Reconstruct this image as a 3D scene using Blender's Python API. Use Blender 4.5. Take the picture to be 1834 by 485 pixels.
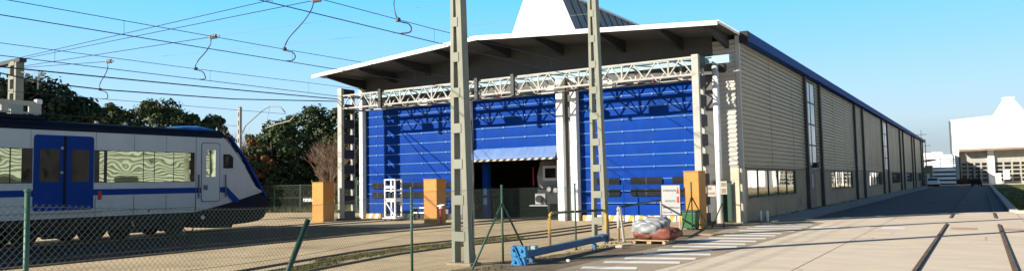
import bpy, bmesh, math, random
from mathutils import Vector, Matrix
D = bpy.data
S = bpy.context.scene
COL = S.collection
for o in list(D.objects):
    D.objects.remove(o)
random.seed(7)
R_ = math.radians

# ------------------------------------------------------------------ camera, sky, sun, exposure
CAM = Vector((8.59, -31.94, 1.85))
RT = Vector((0.8437694, 0.5363651, -0.0191212))
DN = Vector((-0.0508368, 0.0444043, -0.9977193))
FW = Vector((-0.5342928, 0.8428171, 0.0647341))
cd = D.cameras.new('camera'); cam = D.objects.new('camera', cd); COL.objects.link(cam)
m = Matrix.Identity(4)
for i in range(3):
    m[i][0] = RT[i]; m[i][1] = -DN[i]; m[i][2] = -FW[i]; m[i][3] = CAM[i]
cam.matrix_world = m
cd.sensor_fit = 'HORIZONTAL'; cd.angle = R_(69.616); cd.clip_start = 0.1; cd.clip_end = 6000
S.camera = cam

SUN_TRAVEL = Vector((1.48, 1.975, -1.0)).normalized()
elev = math.asin(-SUN_TRAVEL.z)
azim = math.atan2(-SUN_TRAVEL.x, -SUN_TRAVEL.y) % (2*math.pi)
w = D.worlds.new('World'); S.world = w; w.use_nodes = True
nt = w.node_tree
bg = nt.nodes['Background']
sky = nt.nodes.new('ShaderNodeTexSky'); sky.sky_type = 'NISHITA'; sky.sun_disc = False
sky.sun_elevation = elev; sky.sun_rotation = azim
sky.altitude = 0; sky.air_density = 1.0; sky.dust_density = 0.2; sky.ozone_density = 1.2
# clear winter sky: the Nishita sky graded by elevation (deep overhead, cyan lower down, greyish haze on the horizon)
wtc = nt.nodes.new('ShaderNodeTexCoord'); sep = nt.nodes.new('ShaderNodeSeparateXYZ'); nt.links.new(wtc.outputs['Generated'], sep.inputs[0])
ramp = nt.nodes.new('ShaderNodeValToRGB'); el = ramp.color_ramp.elements
stops = [(0.0, (.33, .40, .43)), (.04, (.36, .45, .51)), (.07, (.43, .58, .67)), (.105, (.38, .60, .80)), (.165, (.265, .57, .93)), (.25, (.13, .535, 1.0)),
         (.36, (.045, .2, .46)), (.55, (.015, .065, .165)), (1.0, (.008, .033, .09))]
el[0].position = stops[0][0]; el[0].color = (*stops[0][1], 1); el[1].position = 1.0; el[1].color = (*stops[-1][1], 1)
for p_, c_ in stops[1:-1]:
    e_ = el.new(p_); e_.color = (*c_, 1)
nt.links.new(sep.outputs['Z'], ramp.inputs[0])
gain = nt.nodes.new('ShaderNodeVectorMath'); gain.operation = 'SCALE'; gain.inputs['Scale'].default_value = 6.8
nt.links.new(ramp.outputs[0], gain.inputs[0])
mixs = nt.nodes.new('ShaderNodeMixRGB'); mixs.inputs[0].default_value = 0.97
nt.links.new(sky.outputs[0], mixs.inputs[1]); nt.links.new(gain.outputs[0], mixs.inputs[2]); nt.links.new(mixs.outputs[0], bg.inputs[0])
bg.inputs[1].default_value = 0.10
sl = D.lights.new('sun', 'SUN'); sl.energy = 4.6; sl.angle = R_(0.53); sl.color = (1.0, 0.93, 0.82)
so = D.objects.new('sun', sl); COL.objects.link(so)
so.rotation_euler = SUN_TRAVEL.to_track_quat('-Z', 'Y').to_euler()
S.view_settings.view_transform = 'Standard'; S.view_settings.look = 'None'
S.view_settings.exposure = 1.0; S.view_settings.gamma = 1.0; S.view_settings.use_curve_mapping = False
S.render.engine = 'CYCLES'

# ------------------------------------------------------------------ materials
def mat(name, col, rough=0.6, metal=0.0, var=0.12, scale=1.5, bump=0.0, bscale=30.0, spec=0.4, streak=None, col2=None, dirt=None):
    M = D.materials.new(name); M.use_nodes = True
    t = M.node_tree; n = t.nodes; b = n['Principled BSDF']
    b.inputs['Roughness'].default_value = rough; b.inputs['Metallic'].default_value = metal
    b.inputs['Specular IOR Level'].default_value = spec
    tc = n.new('ShaderNodeTexCoord')
    mp = n.new('ShaderNodeMapping'); t.links.new(tc.outputs['Object'], mp.inputs[0])
    if streak: mp.inputs['Scale'].default_value = streak
    nz = n.new('ShaderNodeTexNoise'); nz.inputs['Scale'].default_value = scale; nz.inputs['Detail'].default_value = 6; nz.inputs['Roughness'].default_value = 0.62
    t.links.new(mp.outputs[0], nz.inputs['Vector'])
    rp = n.new('ShaderNodeValToRGB'); rp.color_ramp.elements[0].position = 0.3; rp.color_ramp.elements[1].position = 0.7
    c2 = col2 if col2 else tuple(c*(1-2*var) for c in col)
    c1 = col if col2 else tuple(min(1, c*(1+var)) for c in col)
    rp.color_ramp.elements[0].color = (*c2, 1); rp.color_ramp.elements[1].color = (*c1, 1)
    t.links.new(nz.outputs[0], rp.inputs[0])
    out = rp.outputs[0]
    if dirt:
        dcol, dscale, lo, hi = dirt
        n2 = n.new('ShaderNodeTexNoise'); n2.inputs['Scale'].default_value = dscale; n2.inputs['Detail'].default_value = 8; n2.inputs['Roughness'].default_value = 0.7
        t.links.new(tc.outputs['Object'], n2.inputs['Vector'])
        r2 = n.new('ShaderNodeMapRange'); r2.inputs['From Min'].default_value = lo; r2.inputs['From Max'].default_value = hi
        t.links.new(n2.outputs[0], r2.inputs['Value'])
        mx = n.new('ShaderNodeMixRGB'); mx.inputs['Color2'].default_value = (*dcol, 1)
        t.links.new(r2.outputs[0], mx.inputs['Fac']); t.links.new(out, mx.inputs['Color1'])
        out = mx.outputs[0]
    t.links.new(out, b.inputs['Base Color'])
    if bump:
        n3 = n.new('ShaderNodeTexNoise'); n3.inputs['Scale'].default_value = bscale; n3.inputs['Detail'].default_value = 5
        t.links.new(tc.outputs['Object'], n3.inputs['Vector'])
        bp = n.new('ShaderNodeBump'); bp.inputs['Strength'].default_value = bump; bp.inputs['Distance'].default_value = 0.02
        t.links.new(n3.outputs[0], bp.inputs['Height']); t.links.new(bp.outputs[0], b.inputs['Normal'])
    return M

def glass_mat(name, col, rough, metal, wav=0.0, wscale=1.0, dist=0.05):
    M = D.materials.new(name); M.use_nodes = True
    t = M.node_tree; n = t.nodes; b = n['Principled BSDF']
    b.inputs['Base Color'].default_value = (*col, 1); b.inputs['Roughness'].default_value = rough; b.inputs['Metallic'].default_value = metal
    if wav:
        tc = n.new('ShaderNodeTexCoord'); nz = n.new('ShaderNodeTexNoise'); nz.inputs['Scale'].default_value = wscale; nz.inputs['Detail'].default_value = 0.6
        t.links.new(tc.outputs['Object'], nz.inputs['Vector'])
        bp = n.new('ShaderNodeBump'); bp.inputs['Strength'].default_value = wav; bp.inputs['Distance'].default_value = dist
        t.links.new(nz.outputs[0], bp.inputs['Height']); t.links.new(bp.outputs[0], b.inputs['Normal'])
    return M

M = {}
M['gravel'] = mat('yard_gravel', (0.6, 0.46, 0.28), 0.95, var=0.14, scale=0.7, bump=0.5, bscale=14, spec=0.1, dirt=((0.2, 0.145, 0.085), 0.35, 0.52, 0.75))
M['apron'] = mat('apron_concrete', (0.69, 0.575, 0.43), 0.9, var=0.07, scale=1.6, bump=0.25, bscale=35, spec=0.1, streak=(0.5, 1, 1), dirt=((0.44, 0.355, 0.25), 0.28, 0.58, 0.85))
M['verge'] = mat('worn_asphalt', (0.25, 0.195, 0.13), 0.95, var=0.16, scale=0.9, bump=0.3, bscale=25, spec=0.1, dirt=((0.13, 0.1, 0.07), 0.7, 0.5, 0.7))
M['asphalt'] = mat('asphalt', (0.12, 0.12, 0.125), 0.9, var=0.15, scale=0.6, bump=0.3, bscale=30, spec=0.2)
M['pavement'] = mat('pavement', (0.37, 0.34, 0.31), 0.9, var=0.1, scale=0.8, bump=0.2, spec=0.2)
M['paint'] = mat('road_paint', (0.82, 0.8, 0.74), 0.8, var=0.05, scale=2.5, dirt=((0.5, 0.42, 0.31), 1.6, 0.56, 0.8))
M['redpaint'] = mat('faded_red_paint', (0.56, 0.29, 0.22), 0.85, var=0.08, scale=2, dirt=((0.55, 0.44, 0.34), 1.5, 0.45, 0.7))
M['kerb'] = mat('kerb_concrete', (0.5, 0.46, 0.38), 0.9, var=0.1)
M['rail'] = mat('rail_steel', (0.15, 0.10, 0.065), 0.85, 0.0, var=0.25, scale=3)
M['railtop'] = mat('rail_groove_dirt', (0.17, 0.12, 0.075), 0.95, var=0.3, scale=4)
M['grass'] = mat('grass', (0.13, 0.15, 0.035), 0.9, var=0.3, scale=0.7, bump=0.6, bscale=10, spec=0.1)
M['shadowground'] = mat('shadow_dark_ground', (0.055, 0.054, 0.055), 0.95, var=0.2, scale=2.0, bump=0.4, bscale=18, spec=0.1)  # near-black ground colour that paints in the depth of the train's shadow
M['weed'] = mat('weed_blades', (0.17, 0.15, 0.05), 0.9, var=0.3, scale=3, spec=0.1)
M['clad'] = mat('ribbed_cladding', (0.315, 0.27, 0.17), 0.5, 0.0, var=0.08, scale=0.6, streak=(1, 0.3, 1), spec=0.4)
M['flank'] = mat('sunlit_ribbed_cladding', (0.46, 0.44, 0.39), 0.6, var=0.05, scale=0.8, spec=0.2)  # lighter copy of the ribbed cladding, with the sunlight put into its colour
M['whiteclad'] = mat('white_cladding', (0.78, 0.77, 0.74), 0.5, var=0.03)
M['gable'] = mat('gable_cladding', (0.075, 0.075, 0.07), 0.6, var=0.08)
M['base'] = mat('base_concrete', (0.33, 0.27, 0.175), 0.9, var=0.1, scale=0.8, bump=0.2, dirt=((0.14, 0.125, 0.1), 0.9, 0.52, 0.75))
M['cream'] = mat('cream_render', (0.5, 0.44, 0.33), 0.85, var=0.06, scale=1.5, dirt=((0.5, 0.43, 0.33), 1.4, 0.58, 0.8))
M['pilaster'] = mat('dark_pilaster', (0.055, 0.055, 0.05), 0.6, var=0.1)
M['fascia'] = mat('blue_fascia', (0.025, 0.075, 0.25), 0.7, var=0.06, spec=0.1)
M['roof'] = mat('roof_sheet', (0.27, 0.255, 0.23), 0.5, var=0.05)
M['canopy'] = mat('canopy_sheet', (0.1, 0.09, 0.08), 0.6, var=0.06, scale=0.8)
M['rafter'] = mat('rafter_steel', (0.03, 0.029, 0.028), 0.6, var=0.06)
M['white'] = mat('white_paint', (0.80, 0.79, 0.75), 0.5, var=0.03, scale=2, dirt=((0.55, 0.5, 0.42), 1.3, 0.62, 0.85))
M['doorblue'] = mat('blue_door_fabric', (0.002, 0.04, 0.26), 0.7, var=0.08, scale=1.2, streak=(1.6, 1, 0.3), bump=0.25, bscale=2.2, spec=0.08, dirt=((0.012, 0.05, 0.2), 0.7, 0.5, 0.8))
M['doorrib'] = mat('pale_blue_rib', (0.08, 0.2, 0.46), 0.4, var=0.06)
M['doorflap'] = mat('sunlit_flap_fabric', (0.13, 0.21, 0.42), 0.6, var=0.1, scale=1.5, streak=(2.5, 1, 0.3), spec=0.2)  # door fabric made paler: the sunlit look of the flap is painted in
M['doorglass'] = glass_mat('door_glass', (0.012, 0.013, 0.016), 0.2, 0.0)
M['black'] = mat('black_rubber', (0.015, 0.015, 0.016), 0.7, var=0.1)
M['yellow'] = mat('safety_yellow', (0.5, 0.31, 0.05), 0.6, var=0.08, dirt=((0.28, 0.18, 0.06), 3, 0.55, 0.75))
M['orange'] = mat('orange_paint', (0.5, 0.215, 0.03), 0.55, var=0.06, scale=1.2, dirt=((0.33, 0.14, 0.03), 2.2, 0.6, 0.85))
M['galv'] = mat('galvanised_steel', (0.36, 0.34, 0.28), 0.6, 0.1, var=0.1, scale=2.0, streak=(1, 1, 0.5), dirt=((0.2, 0.17, 0.12), 1.8, 0.58, 0.82))
M['truss'] = mat('truss_paint', (0.39, 0.375, 0.32), 0.6, var=0.08, scale=1.4, dirt=((0.16, 0.13, 0.095), 1.8, 0.54, 0.76))
M['mast'] = mat('mast_steel', (0.225, 0.225, 0.17), 0.65, 0.1, var=0.1, scale=1.5, dirt=((0.2, 0.18, 0.12), 2.5, 0.58, 0.82))
M['fencegreen'] = mat('green_fence_coat', (0.05, 0.12, 0.075), 0.5, var=0.12)
M['wiregrey'] = mat('fence_wire', (0.13, 0.16, 0.12), 0.5, 0.2, var=0.05)
M['wire'] = mat('overhead_wire', (0.05, 0.055, 0.065), 0.5, 0.3, var=0.05)
M['ltblue'] = mat('bright_blue_paint', (0.02, 0.2, 0.42), 0.5, var=0.08, scale=3, dirt=((0.05, 0.16, 0.3), 4, 0.55, 0.75))
M['midblue'] = mat('dull_blue_paint', (0.03, 0.12, 0.24), 0.55, var=0.1, scale=2, dirt=((0.05, 0.1, 0.16), 3, 0.52, 0.7))
M['paleblue'] = mat('pale_blue_beam', (0.26, 0.4, 0.45), 0.5, var=0.06, scale=1.2, dirt=((0.22, 0.24, 0.22), 1.5, 0.55, 0.8))
M['traingrey'] = mat('train_grey', (0.5, 0.51, 0.49), 0.35, 0.0, var=0.04, scale=0.8, spec=0.35, streak=(1, 1.2, 0.25), dirt=((0.33, 0.32, 0.29), 1.1, 0.55, 0.9))
M['trainnavy'] = mat('train_navy', (0.008, 0.012, 0.022), 0.6, var=0.08, spec=0.12)
M['trainblue'] = mat('train_blue', (0.003, 0.04, 0.22), 0.5, var=0.06, spec=0.1)
M['trainbright'] = mat('train_bright_blue', (0.02, 0.16, 0.55), 0.25, var=0.05)
M['trainseam'] = mat('train_seam', (0.10, 0.11, 0.11), 0.6, var=0.05)
M['under'] = mat('underframe', (0.022, 0.022, 0.024), 0.8, var=0.3, scale=4)
M['trainglass'] = glass_mat('coated_glass', (0.31, 0.37, 0.255), 0.015, 1.0, 0.5, 1.3, 0.009)
M['darkglass'] = glass_mat('dark_glass', (0.018, 0.015, 0.013), 0.08, 0.0, 0.3, 2.0)
M['darkglass'].node_tree.nodes['Principled BSDF'].inputs['Specular IOR Level'].default_value = 0.22
M['hallglass'] = glass_mat('hall_glass', (0.42, 0.44, 0.41), 0.02, 0.85, 0.25, 0.9, 0.02)
M['opal'] = mat('opal_panel', (0.70, 0.74, 0.74), 0.35, var=0.06, scale=1.5)
M['red'] = mat('red_paint', (0.42, 0.03, 0.025), 0.5, var=0.1)
M['creamroof'] = mat('cream_roof_frame', (0.45, 0.42, 0.34), 0.5, var=0.06)
M['plastic'] = mat('wrapped_film', (0.27, 0.275, 0.28), 0.3, var=0.05, scale=2, bump=0.6, bscale=5, spec=0.45)
M['terracotta'] = mat('red_brown_bags', (0.2, 0.065, 0.04), 0.55, var=0.18, scale=4, bump=0.8, bscale=6)
M['wood'] = mat('pallet_wood', (0.46, 0.33, 0.19), 0.85, var=0.2, scale=5)
M['bin'] = mat('green_bin_plastic', (0.03, 0.12, 0.045), 0.45, var=0.1)
M['darkgreen'] = mat('dark_green_paint', (0.02, 0.055, 0.035), 0.5, var=0.1)
M['signwhite'] = mat('sign_board', (0.36, 0.355, 0.34), 0.5, var=0.04)
M['ink'] = mat('sign_ink', (0.05, 0.05, 0.055), 0.6, var=0.05)
M['paper'] = mat('notice_paper', (0.4, 0.37, 0.33), 0.7, var=0.04)
M['insul'] = mat('insulator_ceramic', (0.36, 0.35, 0.34), 0.35, var=0.1)
M['bark'] = mat('bark', (0.11, 0.08, 0.055), 0.9, var=0.3, scale=3)
M['drybark'] = mat('dry_twigs', (0.27, 0.18, 0.12), 0.9, var=0.3, scale=3)
M['leafpine'] = mat('pine_needles', (0.04, 0.062, 0.026), 0.75, var=0.35, scale=0.5, spec=0.2)
M['leafdark'] = mat('evergreen_leaves', (0.055, 0.085, 0.03), 0.7, var=0.35, scale=0.5, spec=0.25)
M['leafolive'] = mat('olive_leaves', (0.085, 0.105, 0.036), 0.7, var=0.35, scale=0.5, spec=0.25)
M['leafrust'] = mat('rust_leaves', (0.17, 0.085, 0.035), 0.8, var=0.35, scale=0.6, spec=0.15)
M['hangar'] = mat('hangar_white', (0.86, 0.85, 0.82), 0.6, var=0.02)
M['darkgap'] = mat('shadow_gap_louvre', (0.055, 0.07, 0.095), 0.7, var=0.1)
M['rust'] = mat('rusty_sheet', (0.28, 0.19, 0.12), 0.8, var=0.2)
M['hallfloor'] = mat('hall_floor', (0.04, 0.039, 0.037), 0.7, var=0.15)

# ------------------------------------------------------------------ helpers
LOC = {}
def tag(o, label=None, cat=None, group=None, kind=None):
    if label: o['label'] = label
    if cat: o['category'] = cat
    if group: o['group'] = group
    if kind: o['kind'] = kind
    return o
def thing(name, label, cat, loc=(0, 0, 0), group=None):
    o = D.objects.new(name, None); o.empty_display_size = 0.3; COL.objects.link(o); o.location = loc
    LOC[o] = Vector(loc)
    return tag(o, label, cat, group)
def obj(name, bm, mats, parent=None, smooth=False, origin=None):
    """links the bmesh (built in world coordinates) as one mesh object"""
    org = LOC[parent] if parent is not None else Vector(origin) if origin is not None else Vector((0, 0, 0))
    me = D.meshes.new(name)
    bmesh.ops.translate(bm, verts=bm.verts, vec=-org)
    bm.normal_update(); bm.to_mesh(me); bm.free()
    if not isinstance(mats, (list, tuple)): mats = [mats]
    for k in mats: me.materials.append(M[k] if isinstance(k, str) else k)
    if smooth:
        me.polygons.foreach_set('use_smooth', [True]*len(me.polygons))
    o = D.objects.new(name, me); COL.objects.link(o)
    if parent is not None:
        o.parent = parent; LOC[o] = org
    else:
        o.location = org; LOC[o] = org
    return o
def nb(): return bmesh.new()
def box(bm, a, b, mi=0):
    x0, y0, z0 = a; x1, y1, z1 = b
    if x0 > x1: x0, x1 = x1, x0
    if y0 > y1: y0, y1 = y1, y0
    if z0 > z1: z0, z1 = z1, z0
    v = [bm.verts.new(p) for p in ((x0,y0,z0),(x1,y0,z0),(x1,y1,z0),(x0,y1,z0),(x0,y0,z1),(x1,y0,z1),(x1,y1,z1),(x0,y1,z1))]
    for f in ((0,3,2,1),(4,5,6,7),(0,1,5,4),(1,2,6,5),(2,3,7,6),(3,0,4,7)):
        bm.faces.new([v[i] for i in f]).material_index = mi
    return bm
def bbox(a, b, bev=0.0, seg=1):
    bm = nb(); box(bm, a, b)
    if bev: bmesh.ops.bevel(bm, geom=bm.edges[:], offset=bev, segments=seg, affect='EDGES', profile=0.5)
    return bm
def frame_for(d, up=Vector((0, 0, 1))):
    d = d.normalized()
    if abs(d.dot(up)) > 0.98: up = Vector((0, 1, 0))
    s = d.cross(up).normalized(); u = s.cross(d).normalized()
    return s, u
def bar(bm, p, q, w_=0.06, h_=None, mi=0):
    p = Vector(p); q = Vector(q); h_ = h_ or w_
    s, u = frame_for(q-p)
    r = []
    for c in (p, q):
        r.append([bm.verts.new(c+s*a*w_/2+u*b*h_/2) for a, b in ((-1,-1),(1,-1),(1,1),(-1,1))])
    for i in range(4):
        j = (i+1) % 4
        bm.faces.new((r[0][i], r[0][j], r[1][j], r[1][i])).material_index = mi
    bm.faces.new(r[0][::-1]).material_index = mi; bm.faces.new(r[1]).material_index = mi
    return bm
def tube(bm, pts, rad, n=6, mi=0, caps=True):
    pts = [Vector(p) for p in pts]
    rings = []
    up = Vector((0, 0, 1))
    for i, p in enumerate(pts):
        d = (pts[min(i+1, len(pts)-1)]-pts[max(i-1, 0)])
        s, u = frame_for(d, up)
        r = rad[i] if isinstance(rad, (list, tuple)) else rad
        rings.append([bm.verts.new(p+(s*math.cos(t)+u*math.sin(t))*r) for t in [2*math.pi*k/n for k in range(n)]])
    for a, b in zip(rings, rings[1:]):
        for k in range(n):
            bm.faces.new((a[k], a[(k+1) % n], b[(k+1) % n], b[k])).material_index = mi
    if caps and n > 2:
        bm.faces.new(rings[0][::-1]).material_index = mi; bm.faces.new(rings[-1]).material_index = mi
    return bm
def poly(bm, pts, mi=0):
    f = bm.faces.new([bm.verts.new(p) for p in pts]); f.material_index = mi; return f
def prism(bm, pts, vec, mi=0):
    vec = Vector(vec); a = [bm.verts.new(p) for p in pts]; b = [bm.verts.new(Vector(p)+vec) for p in pts]
    n = len(pts)
    for i in range(n):
        bm.faces.new((a[i], a[(i+1) % n], b[(i+1) % n], b[i])).material_index = mi
    bm.faces.new(a[::-1]).material_index = mi; bm.faces.new(b).material_index = mi
    bmesh.ops.recalc_face_normals(bm, faces=bm.faces)
    return bm
def sheet(name, pts, z, m_, thick=None):
    bm = nb(); poly(bm, [(x, y, z) for x, y in pts])
    bmesh.ops.recalc_face_normals(bm, faces=bm.faces)
    for f in bm.faces:
        if f.normal.z < 0: f.normal_flip()
    o = obj(name, bm, m_); tag(o, kind='structure'); return o
def rrect(cx, cz, wx, wz, r, n=4):
    out = []
    for sx, sz, a0 in ((1, 1, 0), (-1, 1, 90), (-1, -1, 180), (1, -1, 270)):
        for k in range(n+1):
            a = R_(a0+90*k/n)
            out.append((cx+sx*(wx/2-r)+r*math.cos(a), cz+sz*(wz/2-r)+r*math.sin(a)))
    return out

# ------------------------------------------------------------------ ground, roads, markings, rails
sheet('ground', [(-3000, -400), (3000, -400), (3000, 4000), (-3000, 4000)], 0.0, 'gravel')
sheet('concrete_apron', [(1.0, -60), (60, -60), (60, 13.0), (13, 12.4), (9.8, 10.6), (7.3, 9.0), (4.1, 5.0), (2.2, 2.0), (0.9, 0.0), (0.45, -2.2), (0.9, -12)], 0.004, 'apron')
sheet('verge', [(1.0, -60), (0.9, -12), (0.45, -2.2), (0.15, -1.0), (-0.5, -1.6), (-1.0, -5.5), (0.0, -12.1), (-0.45, -13.6), (-0.75, -15.2), (-1.15, -18.5), (-0.9, -23), (-0.5, -32), (-0.5, -60)], 0.006, 'verge')
M['worn'] = mat('worn_crossing_asphalt', (0.43, 0.35, 0.25), 0.95, var=0.12, scale=0.8, bump=0.2, spec=0.1, dirt=((0.3, 0.24, 0.17), 0.8, 0.48, 0.72))
sheet('crossing_ground', [(0.9, -22), (2.2, -21.5), (2.75, -18), (3.05, -14), (3.15, -9), (3.25, -4.5), (3.1, 0.5), (2.3, 1.6), (0.9, 0.0), (0.44, -2.2), (0.9, -12)], 0.0075, 'worn')
sheet('asphalt_road', [(2.2, 2.004), (4.1, 5.004), (7.3, 9.004), (9.7, 10.55), (9.7, 126), (2.0, 126), (2.0, 2.2)], 0.005, 'asphalt')
sheet('side_pavement', [(0.02, 0.3), (1.3, 0.7), (2.0, 1.9), (2.0, 122), (0.02, 122)], 0.03, 'pavement')
bm = nb(); pts = [(2.05, 1.85), (4.1, 4.8), (7.32, 8.85), (9.76, 10.4)]
for a, b in zip(pts, pts[1:]): bar(bm, (*a, 0.03), (*b, 0.03), 0.28, 0.05)
tag(obj('kerb_strip', bm, 'kerb'), kind='structure')
bm = nb(); bar(bm, (9.85, 10.4, 0.05), (9.85, 126, 0.05), 0.35, 0.16); bar(bm, (9.85, 10.4, 0.05), (40, 12.6, 0.05), 0.35, 0.14)
tag(obj('kerb', bm, 'kerb'), kind='structure')
sheet('far_yard', [(-40, 126), (60, 126), (60, 200), (-40, 200)], 0.008, 'apron')
sheet('train_shadow_sheet', [(-22, -60), (-11.9, -60), (-11.9, -13.5), (-13.2, -7.0), (-22, -7.5)], 0.003, 'shadowground')  # dark sheet laid out to the train's shadow, deepening it by colour
sheet('grass_lawn', [(10.05, 10.7), (15, 11.2), (15.5, 122), (10.05, 122)], 0.02, 'grass')
bm = nb()
zeb = [((1.19,-17.56),(2.32,-17.2)),((1.16,-16.37),(2.78,-15.83)),((1.25,-15.4),(2.83,-14.9)),((1.26,-14.28),(2.85,-13.82)),((1.18,-13.08),(2.56,-12.74)),((1.2,-11.98),(2.87,-11.57)),((1.3,-10.94),(2.85,-10.62)),((1.25,-9.85),(2.88,-9.55)),((1.21,-8.76),(2.9,-8.45)),((1.29,-7.46),(2.9,-7.22)),((1.21,-6.38),(2.86,-6.17)),((1.16,-5.11),(3.01,-4.89)),((1.1,-3.8),(3.0,-3.62)),((1.06,-2.54),(2.97,-2.41)),((1.0,-1.2),(2.9,-1.05))]
for (a, b) in zeb:
    d = Vector((b[0]-a[0], b[1]-a[1])); n_ = Vector((-d.y, d.x)).normalized()*0.22
    poly(bm, [(a[0]-n_.x, a[1]-n_.y, 0.010), (b[0]-n_.x, b[1]-n_.y, 0.010), (b[0]+n_.x, b[1]+n_.y, 0.010), (a[0]+n_.x, a[1]+n_.y, 0.010)])
for x0, x1, y in [(3.2, 4.15, -2.7), (4.5, 5.1, -2.2), (5.5, 6.25, -2.45)]:
    poly(bm, [(x0, y-0.45, 0.0105), (x1, y-0.6, 0.0105), (x1, y+0.45, 0.0105), (x0, y+0.55, 0.0105)])
tag(obj('crosswalk_markings', bm, 'paint'), kind='structure')
bm = nb()
for x0, x1, y in [(7.62, 8.4, -2.05), (9.15, 9.75, -2.2), (10.9, 11.5, -2.3)]:
    poly(bm, [(x0, y-0.5, 0.0105), (x1, y-0.6, 0.0105), (x1, y+0.5, 0.0105), (x0, y+0.5, 0.0105)])
tag(obj('red_road_markings', bm, 'redpaint'), kind='structure')
# concrete slab joints
bm = nb()
for p, q in [((3.1, -40), (3.1, 1.5)), ((5.3, -40), (5.3, 5.5)), ((3.1, -7.6), (40, -5.5)), ((3.1, -20), (40, -18.6)), ((9.9, -40), (9.9, 9.6))]:
    d = (Vector(q)-Vector(p)).normalized(); n_ = Vector((-d.y, d.x))*0.007
    poly(bm, [(p[0]-n_.x, p[1]-n_.y, 0.0085), (q[0]-n_.x, q[1]-n_.y, 0.0085), (q[0]+n_.x, q[1]+n_.y, 0.0085), (p[0]+n_.x, p[1]+n_.y, 0.0085)])
tag(obj('slab_joints', bm, 'verge'), kind='structure')

bm = nb(); rc = random.Random(12)
for cx_, cy_, a_, n_c in ((3.8, -17.5, 0.7, 22), (5.2, -9.0, 1.2, 16), (6.4, -19.0, -0.4, 14), (10.5, -14.0, 0.3, 16), (4.6, -4.0, 0.2, 14), (8.2, -8.0, 1.4, 12)):
    p_ = Vector((cx_, cy_)); 
    for k in range(n_c):
        a_ += rc.gauss(0, .35); q_ = p_+Vector((math.cos(a_), math.sin(a_)))*rc.uniform(.1, .3); n2 = Vector((-math.sin(a_), math.cos(a_)))*0.006
        poly(bm, [(p_.x-n2.x, p_.y-n2.y, 0.0095), (q_.x-n2.x, q_.y-n2.y, 0.0095), (q_.x+n2.x, q_.y+n2.y, 0.0095), (p_.x+n2.x, p_.y+n2.y, 0.0095)]); p_ = q_
tag(obj('apron_cracks', bm, 'verge'), kind='structure')
def rail_run(bm, pts, z=0.02):
    for a, b in zip(pts, pts[1:]):
        bar(bm, (a[0], a[1], z), (b[0], b[1], z), 0.075, 0.05, 0)
        d = (Vector(b)-Vector(a)).normalized(); n_ = Vector((-d.y, d.x))*0.055
        poly(bm, [(a[0]-n_.x, a[1]-n_.y, 0.012), (b[0]-n_.x, b[1]-n_.y, 0.012), (b[0]+n_.x, b[1]+n_.y, 0.012), (a[0]+n_.x, a[1]+n_.y, 0.012)], 1)
bm = nb()
for x in (7.42, 9.06):
    rail_run(bm, [(x, -45), (x, 0.4)]); rail_run(bm, [(x-0.03, 5.0), (x-0.0, 124)])
tag(obj('railway_track_road', bm, ['rail', 'railtop']), kind='structure')
bm = nb()
crv = [(-3.0, -45), (-3.6, -22.5), (-4.15, -19.9), (-4.75, -16.8), (-4.72, -14.3), (-4.35, -12.2), (-3.95, -9.8), (-3.9, -6), (-3.9, 0.5), (-3.9, 20)]
rail_run(bm, crv); rail_run(bm, [(x-0.85 if y > -20 else x-1.0, y+0.4) for x, y in crv])
rail_run(bm, [(x-1.67, y+0.3) for x, y in crv])
for c0, c1 in ((-12.3, -11.5), (-19.6, -18.7)):
    for s in (-0.83, 0.83): rail_run(bm, [(c0+s, -60), (c0+s, -12), (c1+s, -3), (c1+s, 20)])
tag(obj('railway_track_yard', bm, ['rail', 'railtop']), kind='structure')

def blades(bm, x, y, h, n, spread, z=0.0):
    for _ in range(n):
        px = x+random.gauss(0, spread); py = y+random.gauss(0, spread)
        a = random.uniform(0, math.pi); hh = h*random.uniform(0.5, 1.2); l = random.uniform(-0.5, 0.5)*hh; ww = 0.012+0.02*random.random()
        dx, dy = math.cos(a)*ww, math.sin(a)*ww
        poly(bm, [(px-dx, py-dy, z), (px+dx, py+dy, z), (px+l*math.sin(a), py+l*math.cos(a), z+hh)])
bm = nb()
for i in range(600):
    t = random.random(); y = -21+t*10.5; x = -4.9-0.7*math.sin((y+21)/10.5*math.pi)+random.gauss(0, 0.16) + (0.5 if y < -19 else 0)
    blades(bm, x, y, 0.05, 20, 0.12)
for i in range(420):
    x = random.uniform(-44, -23); blades(bm, x, 9+0.05*x+random.gauss(0, 0.8), 0.5, 7, 0.25)
for i in range(110):
    blades(bm, -0.6+random.gauss(0, 0.2), random.uniform(-28, -11), 0.06, 4, 0.1)
for i in range(60):
    blades(bm, 0.16+abs(random.gauss(0, 0.08)), random.uniform(2, 40), 0.10, 5, 0.06, 0.03)
tag(obj('weeds', bm, 'weed'), 'green and dry weeds along the yard rails, fence foot and far bank', 'weeds', kind='stuff')
bm = nb()
for i in range(4200):
    y = 11+random.random()**2*75; blades(bm, random.uniform(10.1, 14+y*0.05), y, 0.09, 3, 0.1, 0.02)
tag(obj('lawn_blades', bm, 'weed'), 'short grass on the lawn right of the shaded road', 'grass', kind='stuff')

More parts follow.
